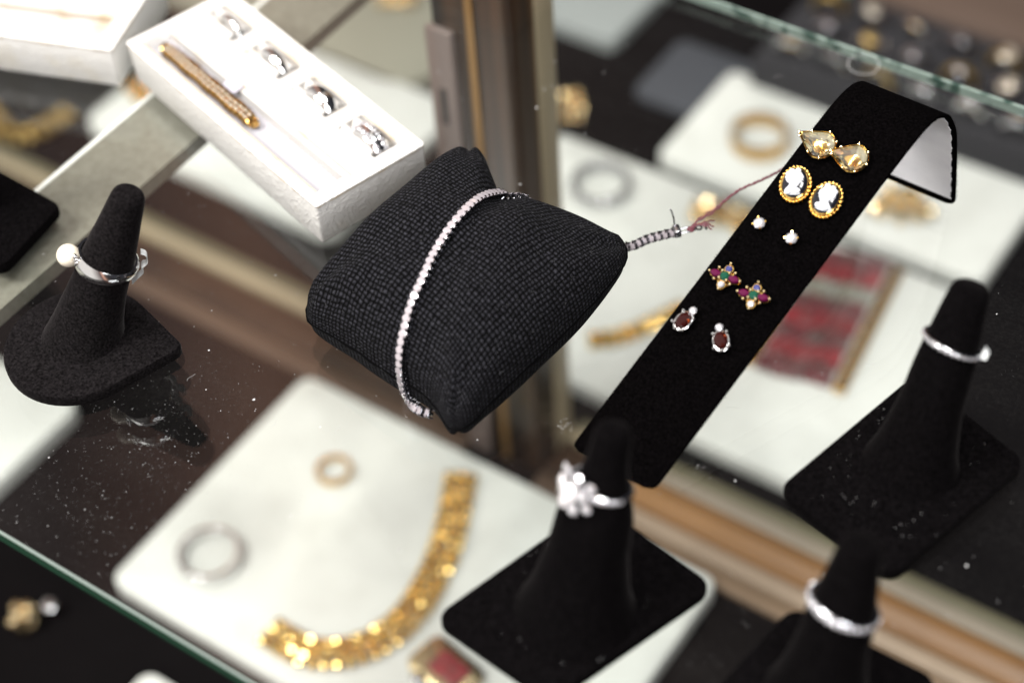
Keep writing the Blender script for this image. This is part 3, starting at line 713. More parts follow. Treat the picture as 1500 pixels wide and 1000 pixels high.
# ------------------------------------------------------------------ pillow
pl, pt, pr_, pb = P(430, 463, .9), P(697, 214, 2.4), P(934, 356, 1.5), P(664, 651, .75)
def round_sq(u, v, r=.24):
    a, b = abs(u), abs(v)
    if a > 1-r and b > 1-r:
        dx, dy = (a-1+r)/r, (b-1+r)/r; k = max(dx, dy)/math.hypot(dx, dy); a, b = 1-r+r*dx*k, 1-r+r*dy*k
    return math.copysign(a, u), math.copysign(b, v)
def pillow_pt(u, v, top):
    uu, vv = round_sq(u, v)                                             # blunt corners
    a = pl.lerp(pb, (uu+1)/2); b = pt.lerp(pr_, (uu+1)/2); p = a.lerp(b, (vv+1)/2)
    ax = (pb+pr_-pl-pt)/4; ay = (pt+pr_-pl-pb)/4
    w = 1-vv*vv; ub = w*(.06+.10*vv)*max(0, uu)**2 if uu > 0 else -w*.055*uu*uu
    groove = math.exp(-((uu-.1+.45*vv)/.36)**2)
    q = p + V((ax.x, ax.y, 0))*ub - V((ay.x, ay.y, 0))*vv*abs(vv)**1.5*(.10*(1-uu*uu) + (.17 if vv > 0 else .08)*groove)
    tt = (max(0, 1-abs(u)**4.2)*max(0, 1-abs(v)**4.2))**.42
    tc = (max(0, 1-u*u)*max(0, 1-v*v))**.5
    th = 1.15*tt + 1.75*tc
    th *= 1-.62*max(0, vv)**1.6/(1+math.exp(-(uu+.25)/.12))
    dent = (.22+.75*max(0, vv)**2)*math.exp(-((uu-.1+.45*vv)/.15)**2)
    low = (1-max(abs(uu), abs(vv))**3)*.30 + (.7*max(0, vv)**3)*math.exp(-((uu+.35)/.35)**2)
    if top: z = q.z - low + th - dent*tt
    else: z = max(.02, q.z - 1.2*tt - .9*tc)
    z += (.06*math.sin(5*u+3*v) + .05*math.sin(9*v-4*u) + .035*math.sin(13*u+7*v+1))*tt
    for cu, cv in ((-1, -1), (-1, 1), (1, 1), (1, -1)):                 # soft creases running to the corners
        dd = math.hypot(u-cu, v-cv); an = math.atan2(v-cv, u-cu)
        z += .15*math.exp(-(dd/.65)**2)*math.sin(8*an+cu*2+cv)*(1-math.exp(-(dd/.15)**2))*tt**.5
    # puckers where the strap of stones pulls the cloth
    gd = uu-.1+.45*vv
    z += .05*math.exp(-(abs(gd)/.4)**2)*math.sin(16*vv+3*gd)*(1-math.exp(-(gd/.12)**2))*tt
    return V((q.x, q.y, max(.02, z)))
mb = MB(); mb.uv = []
NG = 64
def gp(i): 
    s_ = -1+2*i/NG; return math.sin(s_*PI/2)*.35+s_*.65
idx = {}
def arc(fn):
    o = [0.0]
    for i in range(NG): o.append(o[-1]+(fn(gp(i+1))-fn(gp(i))).length)
    return [x/8.6 for x in o]
UA, VA = arc(lambda u: pillow_pt(u, 0, 1)), arc(lambda v: pillow_pt(.25, v, 1))
for top in (1, 0):
    for i in range(NG+1):
        for j in range(NG+1):
            edge = i in (0, NG) or j in (0, NG)
            if edge and not top: idx[(0, i, j)] = idx[(1, i, j)]; continue
            idx[(top, i, j)] = len(mb.v); mb.v.append(pillow_pt(gp(i), gp(j), top)); mb.uv.append((UA[i], VA[j]))
for top in (1, 0):
    for i in range(NG):
        for j in range(NG):
            f = (idx[(top, i, j)], idx[(top, i+1, j)], idx[(top, i+1, j+1)], idx[(top, i, j+1)])
            mb.f.append(f if top else f[::-1])
# round the corners of the cushion a little
cen = (pl+pt+pr_+pb)/4
pil = thing('display_pillow', 'square black woven cushion displaying the tennis bracelet', 'pillow', V((cen.x, cen.y, 0)))
obj('cushion', mb, 'fabric', pil, ang=180)
bv_p = BVHTree.FromPolygons([tuple(v) for v in mb.v], mb.f)
def seam_pts():
    e = [(-1, -1), (1, -1), (1, 1), (-1, 1)]; o = []
    for k in range(4):
        a, b = e[k], e[(k+1) % 4]
        for t_ in range(30):
            u, v = a[0]+(b[0]-a[0])*t_/30, a[1]+(b[1]-a[1])*t_/30; o.append(pillow_pt(u, v, 1))
    return o
sb = MB(); sb.tube([p+V((math.sin(i*2.1), math.cos(i*1.7), math.sin(i*1.3)))*.02 for i, p in enumerate(seam_pts())], .04, 6, closed=True); obj('seam', sb, 'fabric', pil)

fz = MB(); random.seed(5)
for k in range(900):
    fc = random.choice(mb.f[:NG*NG]); p = sum((mb.v[i] for i in fc), V())/4
    n_ = (mb.v[fc[1]]-mb.v[fc[0]]).cross(mb.v[fc[2]]-mb.v[fc[0]]).normalized(); t_ = V((random.gauss(0, 1), random.gauss(0, 1), random.gauss(0, 1))); t_ = (t_-n_*t_.dot(n_)).normalized()
    l = random.uniform(.03, .13); p = p+V((random.uniform(-.05, .05), random.uniform(-.05, .05), 0))
    fz.tube([p-n_*.02, p+n_*l*.35+t_*l*.3, p+n_*l*.4+t_*l*.9], .0035, 3)
fo_ = obj('fuzz', fz, 'fuzz', pil, smooth=False); fo_['kind'] = 'stuff'
# ------------------------------------------------------------------ tennis bracelet
def hit(bv, px, py):
    d = ray(px, py); r = bv.ray_cast(CC, d); return (r[0], r[1]) if r[0] is not None else (None, None)
UPZ = V((0, 0, 1))
pts, nrm = [], []
for px, py in ((628, 605), (613, 600)):
    pts.append(P(px, py, .45)); nrm.append(V((-.5, -.5, .6)))
for px, py in ((599, 578), (591, 548), (590, 515), (595, 483), (605, 448), (620, 412), (638, 375), (658, 341), (680, 312), (703, 293), (728, 286)):
    h, n_ = hit(bv_p, px, py)
    if h is None:
        if py > 480: pts.append(P(px, py, .9)); nrm.append(V((-.5, -.4, .7)))
        continue
    if n_.dot(ray(px, py)) > 0: n_ = -n_
    if py < 300 and n_.z < .12: continue
    pts.append(h+n_*.10); nrm.append(n_)
# on over the far side, under the cushion and out to the clasp
lp = pts[-1]; bu, bv_ = min(((gp(i), gp(j)) for i in range(NG+1) for j in range(NG+1)), key=lambda t: (pillow_pt(t[0], t[1], 1)-lp).length)
for fr in (.3, .6, .8, 1.0):
    v_ = bv_+(1-bv_)*fr; p_ = pillow_pt(bu+(-.10-bu)*fr, v_, 1); n_ = (p_-V((cen.x, cen.y, .6))).normalized(); pts.append(p_+n_*.1); nrm.append(n_)
pts += [V((*pillow_pt(-.2, .9, 1).xy, .3)), P(830, 333, .16), P(880, 356, .17), P(918, 362, .18), P(950, 350, .17), P(985, 341, .17)]
nrm += [V((.2, .7, -.2)), V((0, .1, -1)), V((0, -.6, -.2)), V((.1, -.9, .25)), V((.1, -.9, .25)), V((.1, -.9, .25))]
NL = 84
path = smooth_path(pts, NL)
# normals by nearest control segment
def nearest_n(p):
    best = min(range(len(pts)-1), key=lambda i: (p-(pts[i]+(pts[i+1]-pts[i])*max(0, min(1, (p-pts[i]).dot(pts[i+1]-pts[i])/(pts[i+1]-pts[i]).length_squared)))).length)
    a, b = pts[best], pts[best+1]; t_ = max(0, min(1, (p-a).dot(b-a)/(b-a).length_squared)); return nrm[best].lerp(nrm[best+1], t_).normalized()
br = thing('tennis_bracelet', 'silver tennis bracelet of white stones draped over the black cushion', 'bracelet', V((cen.x, cen.y, 0)))
step = (path[1]-path[0]).length
for i, p in enumerate(path):
    d = (path[min(NL-1, i+1)]-path[max(0, i-1)]).normalized(); f = frame(p, nearest_n(p)-CR*.32+UPZ*.1, d)
    mb = MB(); w2 = step*.47
    mb.box(-w2*.96, w2*.96, -.135, .135, -.04, .07, f, b=.025)
    for sy in (-1, 1):
        mb.tube([(-w2*.9, sy*.125, -.15), (-w2*.4, sy*.145, -.05), (w2*.4, sy*.145, -.05), (w2*.9, sy*.125, -.15)], .028, 5, f)
        for sx in (-1, 1): mb.sphere(.034, f @ Matrix.Translation((sx*w2*.85, sy*.115, .10)), 6, 4)
    mb.box(-w2*1.02, w2*1.02, -.05, .05, -.11, -.06, f)
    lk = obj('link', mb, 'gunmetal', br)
    mb = MB(); mb.gem(.172, f @ Matrix.Translation((random.uniform(-.008, .008), random.uniform(-.008, .008), .075)) @ Matrix.Rotation(random.uniform(-.1, .1), 4, 'X') @ sc(1, 1.02, .5), 4, .62, .5, .4); obj('stone', mb, 'stone_white', lk, smooth=False)
# clasp
ce = path[-1]; cd = V((P(1012, 336, .16)-ce)).normalized(); f = frame(ce+cd*.08, UPZ, cd)
mb = MB(); mb.box(-.05, .2, -.2, .2, -.13, .2, f, b=.05)
mb.tube([(.15, -.1, 0), (.4, -.14, .05), (.75, -.07, .02)], .035, 6, f); mb.tube([(.15, .1, 0), (.45, .1, .02), (.75, .05, 0)], .035, 6, f)
mb.torus(.1, .035, f @ Matrix.Translation((.86, 0, 0)), 16, 6)
mb.sphere(.06, f @ Matrix.Translation((1.08, -.12, .02)), 8, 6)
obj('clasp', mb, 'silver_dark', br)
mb = MB(); mb.tube([f @ V((.05, .18, .1)), f @ V((.06, .35, .35)), f @ V((.0, .45, .62)), f @ V((-.06, .42, .72))], .03, 6); obj('safety_catch', mb, 'silver_dark', br, label='small upright safety catch')
# burgundy thread
kn = P(1012, 336, .2)
st = thing('thread', 'burgundy thread knotted to the bracelet clasp', 'thread', kn)
for off in (0, .06):
    pp = smooth_path([kn, P(1022, 322+off*30, .3), P(1045, 307+off*60, .4), P(1065, 291, .5), P(1085, 277, .6), P(1110, 266, .65), P(1135, 254, .6), P(1160, 240, .5)], 90)
    mb = MB(); mb.tube([p+V((math.cos(i*.9+off*50), math.sin(i*.9+off*50), .4*math.sin(i*.9)))*.028 for i, p in enumerate(pp)], .034, 6); obj('strand', mb, 'thread', st)
mb = MB(); mb.torus(.09, .05, at(kn), 14, 6); mb.sphere(.10, at(kn+V((.03, .06, .03))), 10, 6); obj('knot', mb, 'thread', st)
for k, e in enumerate(((1046, 323), (1045, 332), (1042, 336), (1036, 327))):
    pp = smooth_path([kn, P(1022, 329, .3), P(1034, 325+k*2, .35), P(*e, .3)], 24)
    mb = MB(); mb.tube([p+V((math.cos(i*1.1), math.sin(i*1.1), 0))*.02 for i, p in enumerate(pp)], .026, 5); obj('loose_end', mb, 'thread', st)

# ------------------------------------------------------------------ earring ramp
RO = V((4.01, -2.76, 0)); ra = V((2.51, 16.02, 0)).normalized(); rw = V((3.04, -.16, 0)); rwn = rw.normalized()
prof = [(0, .0), (3.4, 1.42), (6.7, 2.78), (9.4, 3.92), (11.2, 4.68), (12.2, 5.08), (13.0, 5.36), (13.6, 5.48), (14.1, 5.45), (14.55, 5.25), (14.95, 4.9), (15.25, 4.45), (15.55, 3.85), (15.75, 3.1), (15.95, 2.2), (16.2, 1.0), (16.38, .02)]
NS = 220
pp = smooth_path([V((s_, 0, z)) for s_, z in prof], NS)
pnm = []
for i, p in enumerate(pp):
    t_ = pp[min(NS-1, i+1)]-pp[max(0, i-1)]; n_ = V((-t_.z, 0, t_.x)).normalized(); pnm.append(n_)
def rp(i, off, x): 
    p = pp[i]+pnm[i]*off; return RO + ra*p.x + rwn*x + V((0, 0, max(.004, p.z)))
W_ = rw.length; TK = .16
ep = thing('earring_ramp', 'black velvet ramp holding five pairs of earrings', 'earring display', RO+ra*8+rw*.5)
rb = .05
sect = [(0, -TK+rb), (0, -rb), (rb*.4, -rb*.4), (rb, 0), (W_-rb, 0), (W_-rb*.4, -rb*.4), (W_, -rb), (W_, -TK+rb), (W_-rb, -TK), (rb, -TK)]
def cin(i, x):                                                         # rounded ends
    d = min((pp[i]-pp[0]).length, (pp[i]-pp[-1]).length); rc = .28
    k = rc-math.sqrt(max(0, rc*rc-(rc-d)**2)) if d < rc else 0
    return k+x*(W_-2*k)/W_
vel = MB(); vel.loft([[tuple(rp(i, o_, cin(i, x))) for x, o_ in sect] for i in range(NS)])
obj('velvet_cover', vel, 'velvet_strip', ep)
bv_r = BVHTree.FromPolygons([tuple(v) for v in vel.v], vel.f)
# white lining under the arch: left short of the edges so a dark rim shows
ln = MB(); sect2 = [(.13, -TK-.002), (W_-.13, -TK-.002), (W_-.13, -TK-.035), (.13, -TK-.035)]
ln.loft([[tuple(rp(i, o_, x+.02*math.sin(i*1.1+x)+.015*math.sin(i*2.9))) for x, o_ in sect2] for i in range(16, NS-4)]); obj('lining', ln, 'lining', ep, label='white lining under the arch')
nap = MB(); random.seed(3)
for k in range(2600):
    i = random.randint(4, NS-5); e_ = random.choice((0, 1)); x = cin(i, 0 if e_ == 0 else W_)
    o_ = -random.uniform(.0, TK); q = rp(i, o_, x); d_ = (-rwn if e_ == 0 else rwn)
    t_ = d_*random.uniform(.4, 1)+pnm[i]*random.uniform(-.3, .9)+ra*random.uniform(-.7, .7); l = random.uniform(.012, .036)
    nap.tube([q-d_*.01, q+t_*l], .004, 3)
nap_ = obj('nap', nap, 'velvet_strip', ep, smooth=False); nap_['kind'] = 'stuff'

# ------------------------------------------------------------------ earrings
def eframe(px, py, tx, ty, lift):
    h, n_ = hit(bv_r, px, py); n_ = -n_ if n_.dot(ray(px, py)) > 0 else n_
    t_, _ = hit(bv_r, tx, ty)
    if t_ is None:
        d = ray(tx, ty); t_ = CC+d*((h-CC).dot(n_)/d.dot(n_))
    l = (t_-h).length
    return frame(h+n_*lift, n_, t_-h), l, h, n_
def post_pin(mb, f, lift): mb.cone(.045, .045, -lift+.003, .0, f, 8)
G = 'earrings pinned to the black velvet ramp'
for (c, tp_, lab) in (((1203, 217), (1172, 199), 'left gold teardrop earring with a clear pale yellow stone'), ((1250, 237), (1217, 227), 'right gold teardrop earring with a clear pale yellow stone')):
    f, l, h, n_ = eframe(*c, *tp_, .16); t = thing('earring', lab, 'earring', h, G)
    R_ = .50; tip = max(.74, l)*1.0
    def pear(k, s_): 
        # circle of radius R_ with a point at +x
        o = []
        for q in range(k):
            a = 2*PI*q/k; x, y = math.cos(a), math.sin(a); b_ = max(0, x)
            o.append(((-.02 + R_*x*(1+(tip/R_-1)*b_**2.2))*s_, R_*y*(1-.42*b_**1.6)*s_))
        return o
    mb = MB(); k = 36; po_ = pear(k, 1)
    mb.loft([[(x*s_, y*s_, z) for x, y in po_] for s_, z in ((.45, -.15), (.85, -.08), (.98, .02), (1.02, .10), (.97, .13), (.93, .10), (.55, -.05))], f, True, True)
    post_pin(mb, f, .16); obj('setting', mb, 'gold', t)
    mb = MB()
    for a in range(0, 7):
        q = po_[int((a+.4)*k/7)]; mb.sphere(.042, f @ Matrix.Translation((q[0], q[1], .12)), 8, 6)
    mb.sphere(.055, f @ Matrix.Translation((tip*.98, 0, .1)), 10, 6); obj('prongs', mb, 'gold_pale', t)
    p2 = pear(12, .93)
    mb = MB(); mb.loft([[(x*s_, y*s_, z) for x, y in p2] for s_, z in ((.06, -.06), (.34, -.10), (.62, .03), (.97, .115))], f, True, False); obj('foil_back', mb, 'foil', t, smooth=False)
    mb = MB(); mb.loft([[(x*s_, y*s_, z) for x, y in p2] for s_, z in ((.12, -.10), (.62, -.02), (.96, .13), (.82, .22), (.50, .28))], f, True, True); obj('stone', mb, 'citrine', t, smooth=False)

def ell(a, b_, n): return [(a*math.cos(2*PI*q/n), b_*math.sin(2*PI*q/n)) for q in range(n)]
# a cameo: white bust in relief on a dark oval
bust = [(-.36, -.22), (-.30, -.10), (-.20, -.06), (-.14, -.12), (-.06, -.15), (-.02, -.20), (.03, -.18), (.06, -.25), (.10, -.21), (.17, -.24), (.24, -.20), (.32, -.16), (.38, -.06), (.39, .06), (.33, .17), (.24, .21), (.15, .20), (.08, .23), (-.02, .17), (-.08, .10), (-.18, .14), (-.28, .22), (-.36, .22), (-.41, .05), (-.41, -.08)]
for (c, tp_, lab, mir) in (((1166, 273), (1170, 247), 'left cameo earring with white bust on black in a gold rope rim', 1), ((1211, 296), (1222, 271), 'right cameo earring with white bust on black in a gold rope rim', -1)):
    f, l, h, n_ = eframe(*c, *tp_, .12); t = thing('earring', lab, 'earring', h, G)
    a, b_ = .60, .47
    mb = MB(); mb.slab(ell(a, b_, 40), [(.06, -.10), (0, -.04), (0, .04), (.05, .09), (.1, .09)], f); post_pin(mb, f, .12)
    mb.tube([f @ V((x*.90, y*.88, .11)) for x, y in ell(a, b_, 40)], .03, 6, closed=True)
    rim = obj('rim', mb, 'gold', t)
    mb = MB()
    for q in range(26):
        x, y = ell(a, b_, 26)[q]; an = math.atan2(y/b_**2, x/a**2)
        mb.sphere(.068, f @ Matrix.Translation((x*1.02, y*1.02, .0)) @ Matrix.Rotation(an+.9, 4, 'Z') @ sc(1.35, .75, 1), 8, 6)
    obj('rope_border', mb, 'gold', rim)
    mb = MB(); mb.loft([[(x*s_, y*s_, z) for x, y in ell(a*.88, b_*.86, 32)] for s_, z in ((1, .06), (.98, .12), (.85, .165), (.5, .20), (.1, .21))], f); obj('oval', mb, 'onyx', t)
    mb = MB(); bb = [(x*1.10, y*mir*1.28+.02*mir) for x, y in bust]; bb = bb if mir > 0 else bb[::-1]
    rr = round_poly(bb, .03, 2)
    def dome(x, y): return .20-.12*((x/a)**2+(y/b_)**2)
    cx = sum(p[0] for p in rr)/len(rr); cy = sum(p[1] for p in rr)/len(rr)
    mb.loft([[(cx+(x-cx)*s_, cy+(y-cy)*s_, dome(x, y)+dz) for x, y in rr] for s_, dz in ((1, -.02), (.97, .05), (.85, .085), (.55, .12), (.2, .13))], f, False, True); 
    for qx, qy, qr in ((.32, .10, .11), (.24, .20, .09), (.36, -.06, .10), (.12, .21, .07), (.22, .02, .10), (-.30, -.12, .09), (-.32, .12, .10), (-.22, 0, .09)):
        mb.sphere(qr, f @ Matrix.Translation((qx*1.05, qy*mir*1.15, dome(qx, qy)+.075)), 10, 6, .55)
    obj('bust', mb, 'cameo_white', t, ang=60)

for (c, tp_, lab) in (((1114, 332), (1122, 322), 'left small square white stud earring in gold'), ((1161, 354), (1171, 346), 'right small square white stud earring in gold')):
    f, l, h, n_ = eframe(*c, *tp_, .18); t = thing('earring', lab, 'earring', h, G)
    mb = MB(); mb.cone(.10, .17, -.14, .02, f, 12); post_pin(mb, f, .18)
    for q in range(4):
        a = PI/4+q*PI/2; mb.tube([(.09*math.cos(a), .09*math.sin(a), -.12), (.22*math.cos(a), .22*math.sin(a), .06), (.20*math.cos(a), .20*math.sin(a), .13)], .036, 6, f)
    obj('setting', mb, 'gold', t)
    mb = MB(); mb.gem(.205, f @ Matrix.Rotation(PI/8, 4, 'Z') @ Matrix.Translation((0, 0, .08)), 8); obj('stone', mb, 'stone_clear', t, smooth=False)

def marquise(mb, f, a, b_): 
    n = 12; o = []
    for q in range(n):
        t_ = 2*PI*q/n; x = math.cos(t_); y = math.sin(t_); o.append((a*x, b_*y*(1-.25*abs(x))))
    mb.loft([[(x*s_, y*s_, z) for x, y in o] for s_, z in ((.6, -.06), (1, .03), (.8, .09), (.5, .11))], f)
for (c, tp_, lab) in (((1064, 410), (1083, 417), 'left gold cluster earring of green, ruby and blue stones'), ((1106, 438), (1126, 443), 'right gold cluster earring of green, ruby and blue stones')):
    f, l, h, n_ = eframe(*c, *tp_, .20); t = thing('earring', lab, 'earring', h, G)
    mb = MB(); post_pin(mb, f, .2); mb.cone(.12, .28, -.14, -.05, f, 16)
    mb.torus(.17, .035, f @ Matrix.Translation((0, 0, .06)), 20, 6)
    for s_ in (-1, 1):
        mb.torus(.17, .03, f @ Matrix.Translation((s_*.30, 0, .0)) @ sc(1.2, .75, 1), 18, 6); mb.torus(.13, .03, f @ Matrix.Translation((0, s_*.28, .0)), 16, 6)
    se = obj('setting', mb, 'gold', t)
    mb = MB()
    for x, y, z in ((.53, 0, .1), (-.53, 0, .1), (.28, .2, .1), (-.28, .2, .1), (.28, -.2, .1), (-.28, -.2, .1), (0, .46, .08), (0, -.46, .08), (.13, .13, .15), (-.13, -.13, .15), (.13, -.13, .15), (-.13, .13, .15)):
        mb.sphere(.055, f @ Matrix.Translation((x, y, z)), 8, 6)
    obj('prongs', mb, 'gold_pale', se)
    mb = MB(); mb.gem(.165, f @ Matrix.Translation((0, 0, .12)), 8); obj('green_stone', mb, 'emerald', t, smooth=False)
    for s_ in (-1, 1):
        mb = MB(); marquise(mb, f @ Matrix.Translation((s_*.31, 0, .06)), .21, .135); obj('red_stone', mb, 'ruby', t, smooth=False)
        mb = MB(); mb.gem(.12, f @ Matrix.Translation((0, s_*.28, .06)), 8); obj('blue_stone', mb, 'sapphire' if s_ > 0 else 'stone_clear', t, smooth=False)

for (c, tp_, lab) in (((1003, 474), (1018, 459), 'left silver earring with dark red stone, tilted'), ((1058, 503), (1055, 480), 'right silver earring with dark red teardrop stone, upright')):
    f, l, h, n_ = eframe(*c, *tp_, .20); t = thing('earring', lab, 'earring', h, G)
    mb = MB(); post_pin(mb, f, .2); mb.loft([[(x*s_, y*s_, z) for x, y in ell(.36, .27, 24)] for s_, z in ((.5, -.14), (.9, -.02), (1.04, .03), (.95, .05))], f)
    for x, y in ((.24, .22), (.24, -.22), (-.24, .24), (-.24, -.24), (-.36, .0)): mb.sphere(.062, f @ Matrix.Translation((x, y, .09)), 8, 6)
    mb.torus(.11, .03, f @ Matrix.Translation((.44, 0, .02)), 14, 6)
    obj('setting', mb, 'silver', t)
    mb = MB(); mb.loft([[(x*s_, y*s_, z) for x, y in ell(.32, .235, 10)] for s_, z in ((.5, -.05), (1, .06), (.8, .13), (.5, .16))], f); go_ = obj('red_stone', mb, 'garnet', t, smooth=False)
    mb = MB(); mb.loft([[(x*s_, y*s_, z) for x, y in ell(.09, .06, 6)] for s_, z in ((1, .0), (.7, .02))], f @ Matrix.Translation((.06, -.15, .115)) @ Matrix.Rotation(.5, 4, 'X')); obj('painted_glint', mb, 'garnet_fire', go_, smooth=False)  # small raised patch, its brightness painted in as a glint
    mb = MB(); mb.gem(.135, f @ Matrix.Translation((.44, 0, .06)), 8); obj('white_stone', mb, 'stone_clear', t, smooth=False)

# ------------------------------------------------------------------ velvet ring stands
def finger_prof(L_, r0, r1):
    return [(r0*1.0, 0), (r0*.93, .04), (r0*.80, .15), (r0*.66, .35), (r0*.56+r1*.12, .55), (r1*1.22, .78), (r1*1.02, .93), (r1*.92, .972), (r1*.68, .995), (r1*.3, 1.0)]
STANDS = {}
def ring_stand(key, label, outline, bc, tip, r0, r1, mat, rad, bz=.5):
    c = V((sum(p[0] for p in outline)/len(outline), sum(p[1] for p in outline)/len(outline), 0))
    t = thing('ring_stand', label, 'ring stand', c, 'black velvet ring stands')
    mb = MB(); o = round_poly(outline, rad, 8) if rad else outline
    mb.slab(o, [(.12, .003), (.02, .06), (0, .14), (0, bz-.14), (.04, bz-.04), (.14, bz)]); obj('base', mb, mat, t)
    if tip is not None:
        ax = tip-bc; L_ = ax.length; mb = MB(); n = 36; rings = []
        pf = smooth_path([V((r, s_, 0)) for r, s_ in finger_prof(L_, r0, r1)], 40)
        u = ax.normalized(); f = frame(bc, u)
        for p in pf:
            s_ = p.y; bl = min(1, s_/.35)                      # the foot lies flat on the base, then the finger leans
            cc = bc+ax*s_; ux = V((1, 0, 0)).lerp(f.col[0].xyz, bl).normalized(); uy = V((0, 1, 0)).lerp(f.col[1].xyz, bl).normalized()
            if bl == 0 or True:
                # keep both bases right-handed and aligned
                ux = V((1, 0, 0)); nn = V((0, 0, 1)).lerp(u, bl).normalized(); ux = (ux-nn*ux.dot(nn)).normalized(); uy = nn.cross(ux)
            rings.append([tuple(cc+(ux*math.cos(2*PI*k/n)+uy*math.sin(2*PI*k/n))*p.x) for k in range(n)])
        mb.loft(rings); obj('finger', mb, mat, t)
        def rad_at(s_):
            for a, b in zip(pf, pf[1:]):
                if a.y <= s_ <= b.y: return a.x+(b.x-a.x)*(s_-a.y)/max(1e-6, b.y-a.y)
            return r1
        STANDS[key] = (bc, ax, rad_at)
    return t
def xy(p): return (p.x, p.y)
z5 = .45
ol = hull([(-12+2.48*math.cos(2*PI*k/60), -7.72+2.48*math.sin(2*PI*k/60)) for k in range(60)] + [(-9.28+.36*math.cos(2*PI*k/12), -6.27+.36*math.sin(2*PI*k/12)) for k in range(12)])
ring_stand('pearl', 'black velvet ring stand with rounded base holding the pearl ring', ol, P(121, 490, z5), P(191, 279, 6.0), 1.40, .55, 'velvet_lit', 0)
ring_stand('cluster', 'black velvet ring stand in front of the ramp foot, with the large sparkling ring', [xy(P(*p, .5)) for p in ((632, 902), (806, 1024), (1049, 855), (874, 731))], P(842, 893, .5), P(901, 622, 6.2), 1.75, .52, 'velvet', .45)
ring_stand('eternity', 'black velvet ring stand at the right, alone on a large square base', [xy(P(*p, .5)) for p in ((1137, 714), (1305, 846), (1508, 676), (1340, 545))], P(1333, 680, .5), P(1425, 416, 6.0), 1.45, .60, 'velvet', .55)
ring_stand('pave', 'black velvet ring stand cut by the bottom edge, on the brown rail side', [xy(P(*p, .5)) for p in ((1020, 1035), (1200, 1180), (1385, 995), (1160, 885))], P(1196, 1020, .5), P(1264, 791, 5.6), 1.5, .58, 'velvet', .5)
ring_stand('corner', 'black velvet stand base at the left frame edge, its finger out of view', [xy(P(*p, .5)) for p in ((90, 299), (0, 395), (-160, 300), (-60, 215))], P(-75, 300, .5), P(-30, 120, 5.5), 1.4, .55, 'velvet', .45)

def ring_frame(key, s_, toward_px, tilt=0.0):
    bc, ax, ra_ = STANDS[key]; c = bc+ax*s_; u = ax.normalized()
    d = CR*toward_px[0]-CU*toward_px[1]
    f = frame(c, u, d); r = ra_(s_)
    if tilt: f = f @ Matrix.Rotation(tilt, 4, 'Y')
    return f, r
def band(mb, R_, r_w, r_t, f, a0=0, a1=2*PI, taper=None, n=64):
    rings = []
    full = abs(a1-a0-2*PI) < 1e-6
    for i in range(n+1):
        a = a0+(a1-a0)*i/n; w2 = r_w(a) if callable(r_w) else r_w
        pr = [(-w2, R_), (w2, R_), (w2*1.02, R_+r_t*.5), (w2*.6, R_+r_t*.95), (0, R_+r_t*1.1), (-w2*.6, R_+r_t*.95), (-w2*1.02, R_+r_t*.5)]
        rings.append([(r*math.cos(a), r*math.sin(a), x) for x, r in pr])
    mb.loft(rings, f, not full, not full)
# pearl ring
f, r = ring_frame('pearl', .53, (-1, .28), .10)
t = thing('ring', 'silver ring with a round cream pearl on the left ring stand', 'ring', f.translation, 'rings on the velvet stands')
mb = MB(); band(mb, r+.02, lambda a: .15+.17*(.5+.5*math.cos(a)), .14, f); 
mb.cone(.2, .3, r+.02, r+.16, f @ Matrix.Rotation(PI/2, 4, 'Y'), 16)
obj('band', mb, 'silver', t)
mb = MB(); mb.sphere(.375, f @ Matrix.Translation((r+.36, 0, .05)), 28, 18); obj('pearl', mb, 'pearl', t)
for s_ in (-1, 1):
    mb = MB()
    for dx, dz in ((0, 0), (.05, .13), (-.03, -.12)): mb.sphere(.085, f @ Matrix.Translation((r+.15+dx, s_*.40*.8, .05+dz+s_*.12)), 8, 6)
    obj('bead', mb, 'silver', t)
f2 = f @ Matrix.Rotation(PI, 4, 'Z')
mb = MB(); pth = [V((r+.13, .05, .45)), V((r+.30, .0, .40)), V((r+.36, -.04, .15)), V((r+.22, 0, -.05)), V((r+.32, .05, -.30)), V((r+.20, .1, -.60)), V((r+.05, .12, -.85))]
pth = smooth_path(pth, 30)
mb.loft([[(p.x, p.y-.14+.05*math.sin(i*.4), p.z), (p.x+.02, p.y-.14, p.z+.02), (p.x+.02, p.y+.16, p.z+.02), (p.x, p.y+.16, p.z)] for i, p in enumerate(pth)], f2)
tag(obj('price_tag', mb, 'paper', None, loc=f2 @ V((r+.2, 0, 0))), 'curled white plastic tag on the pearl ring', 'tag')
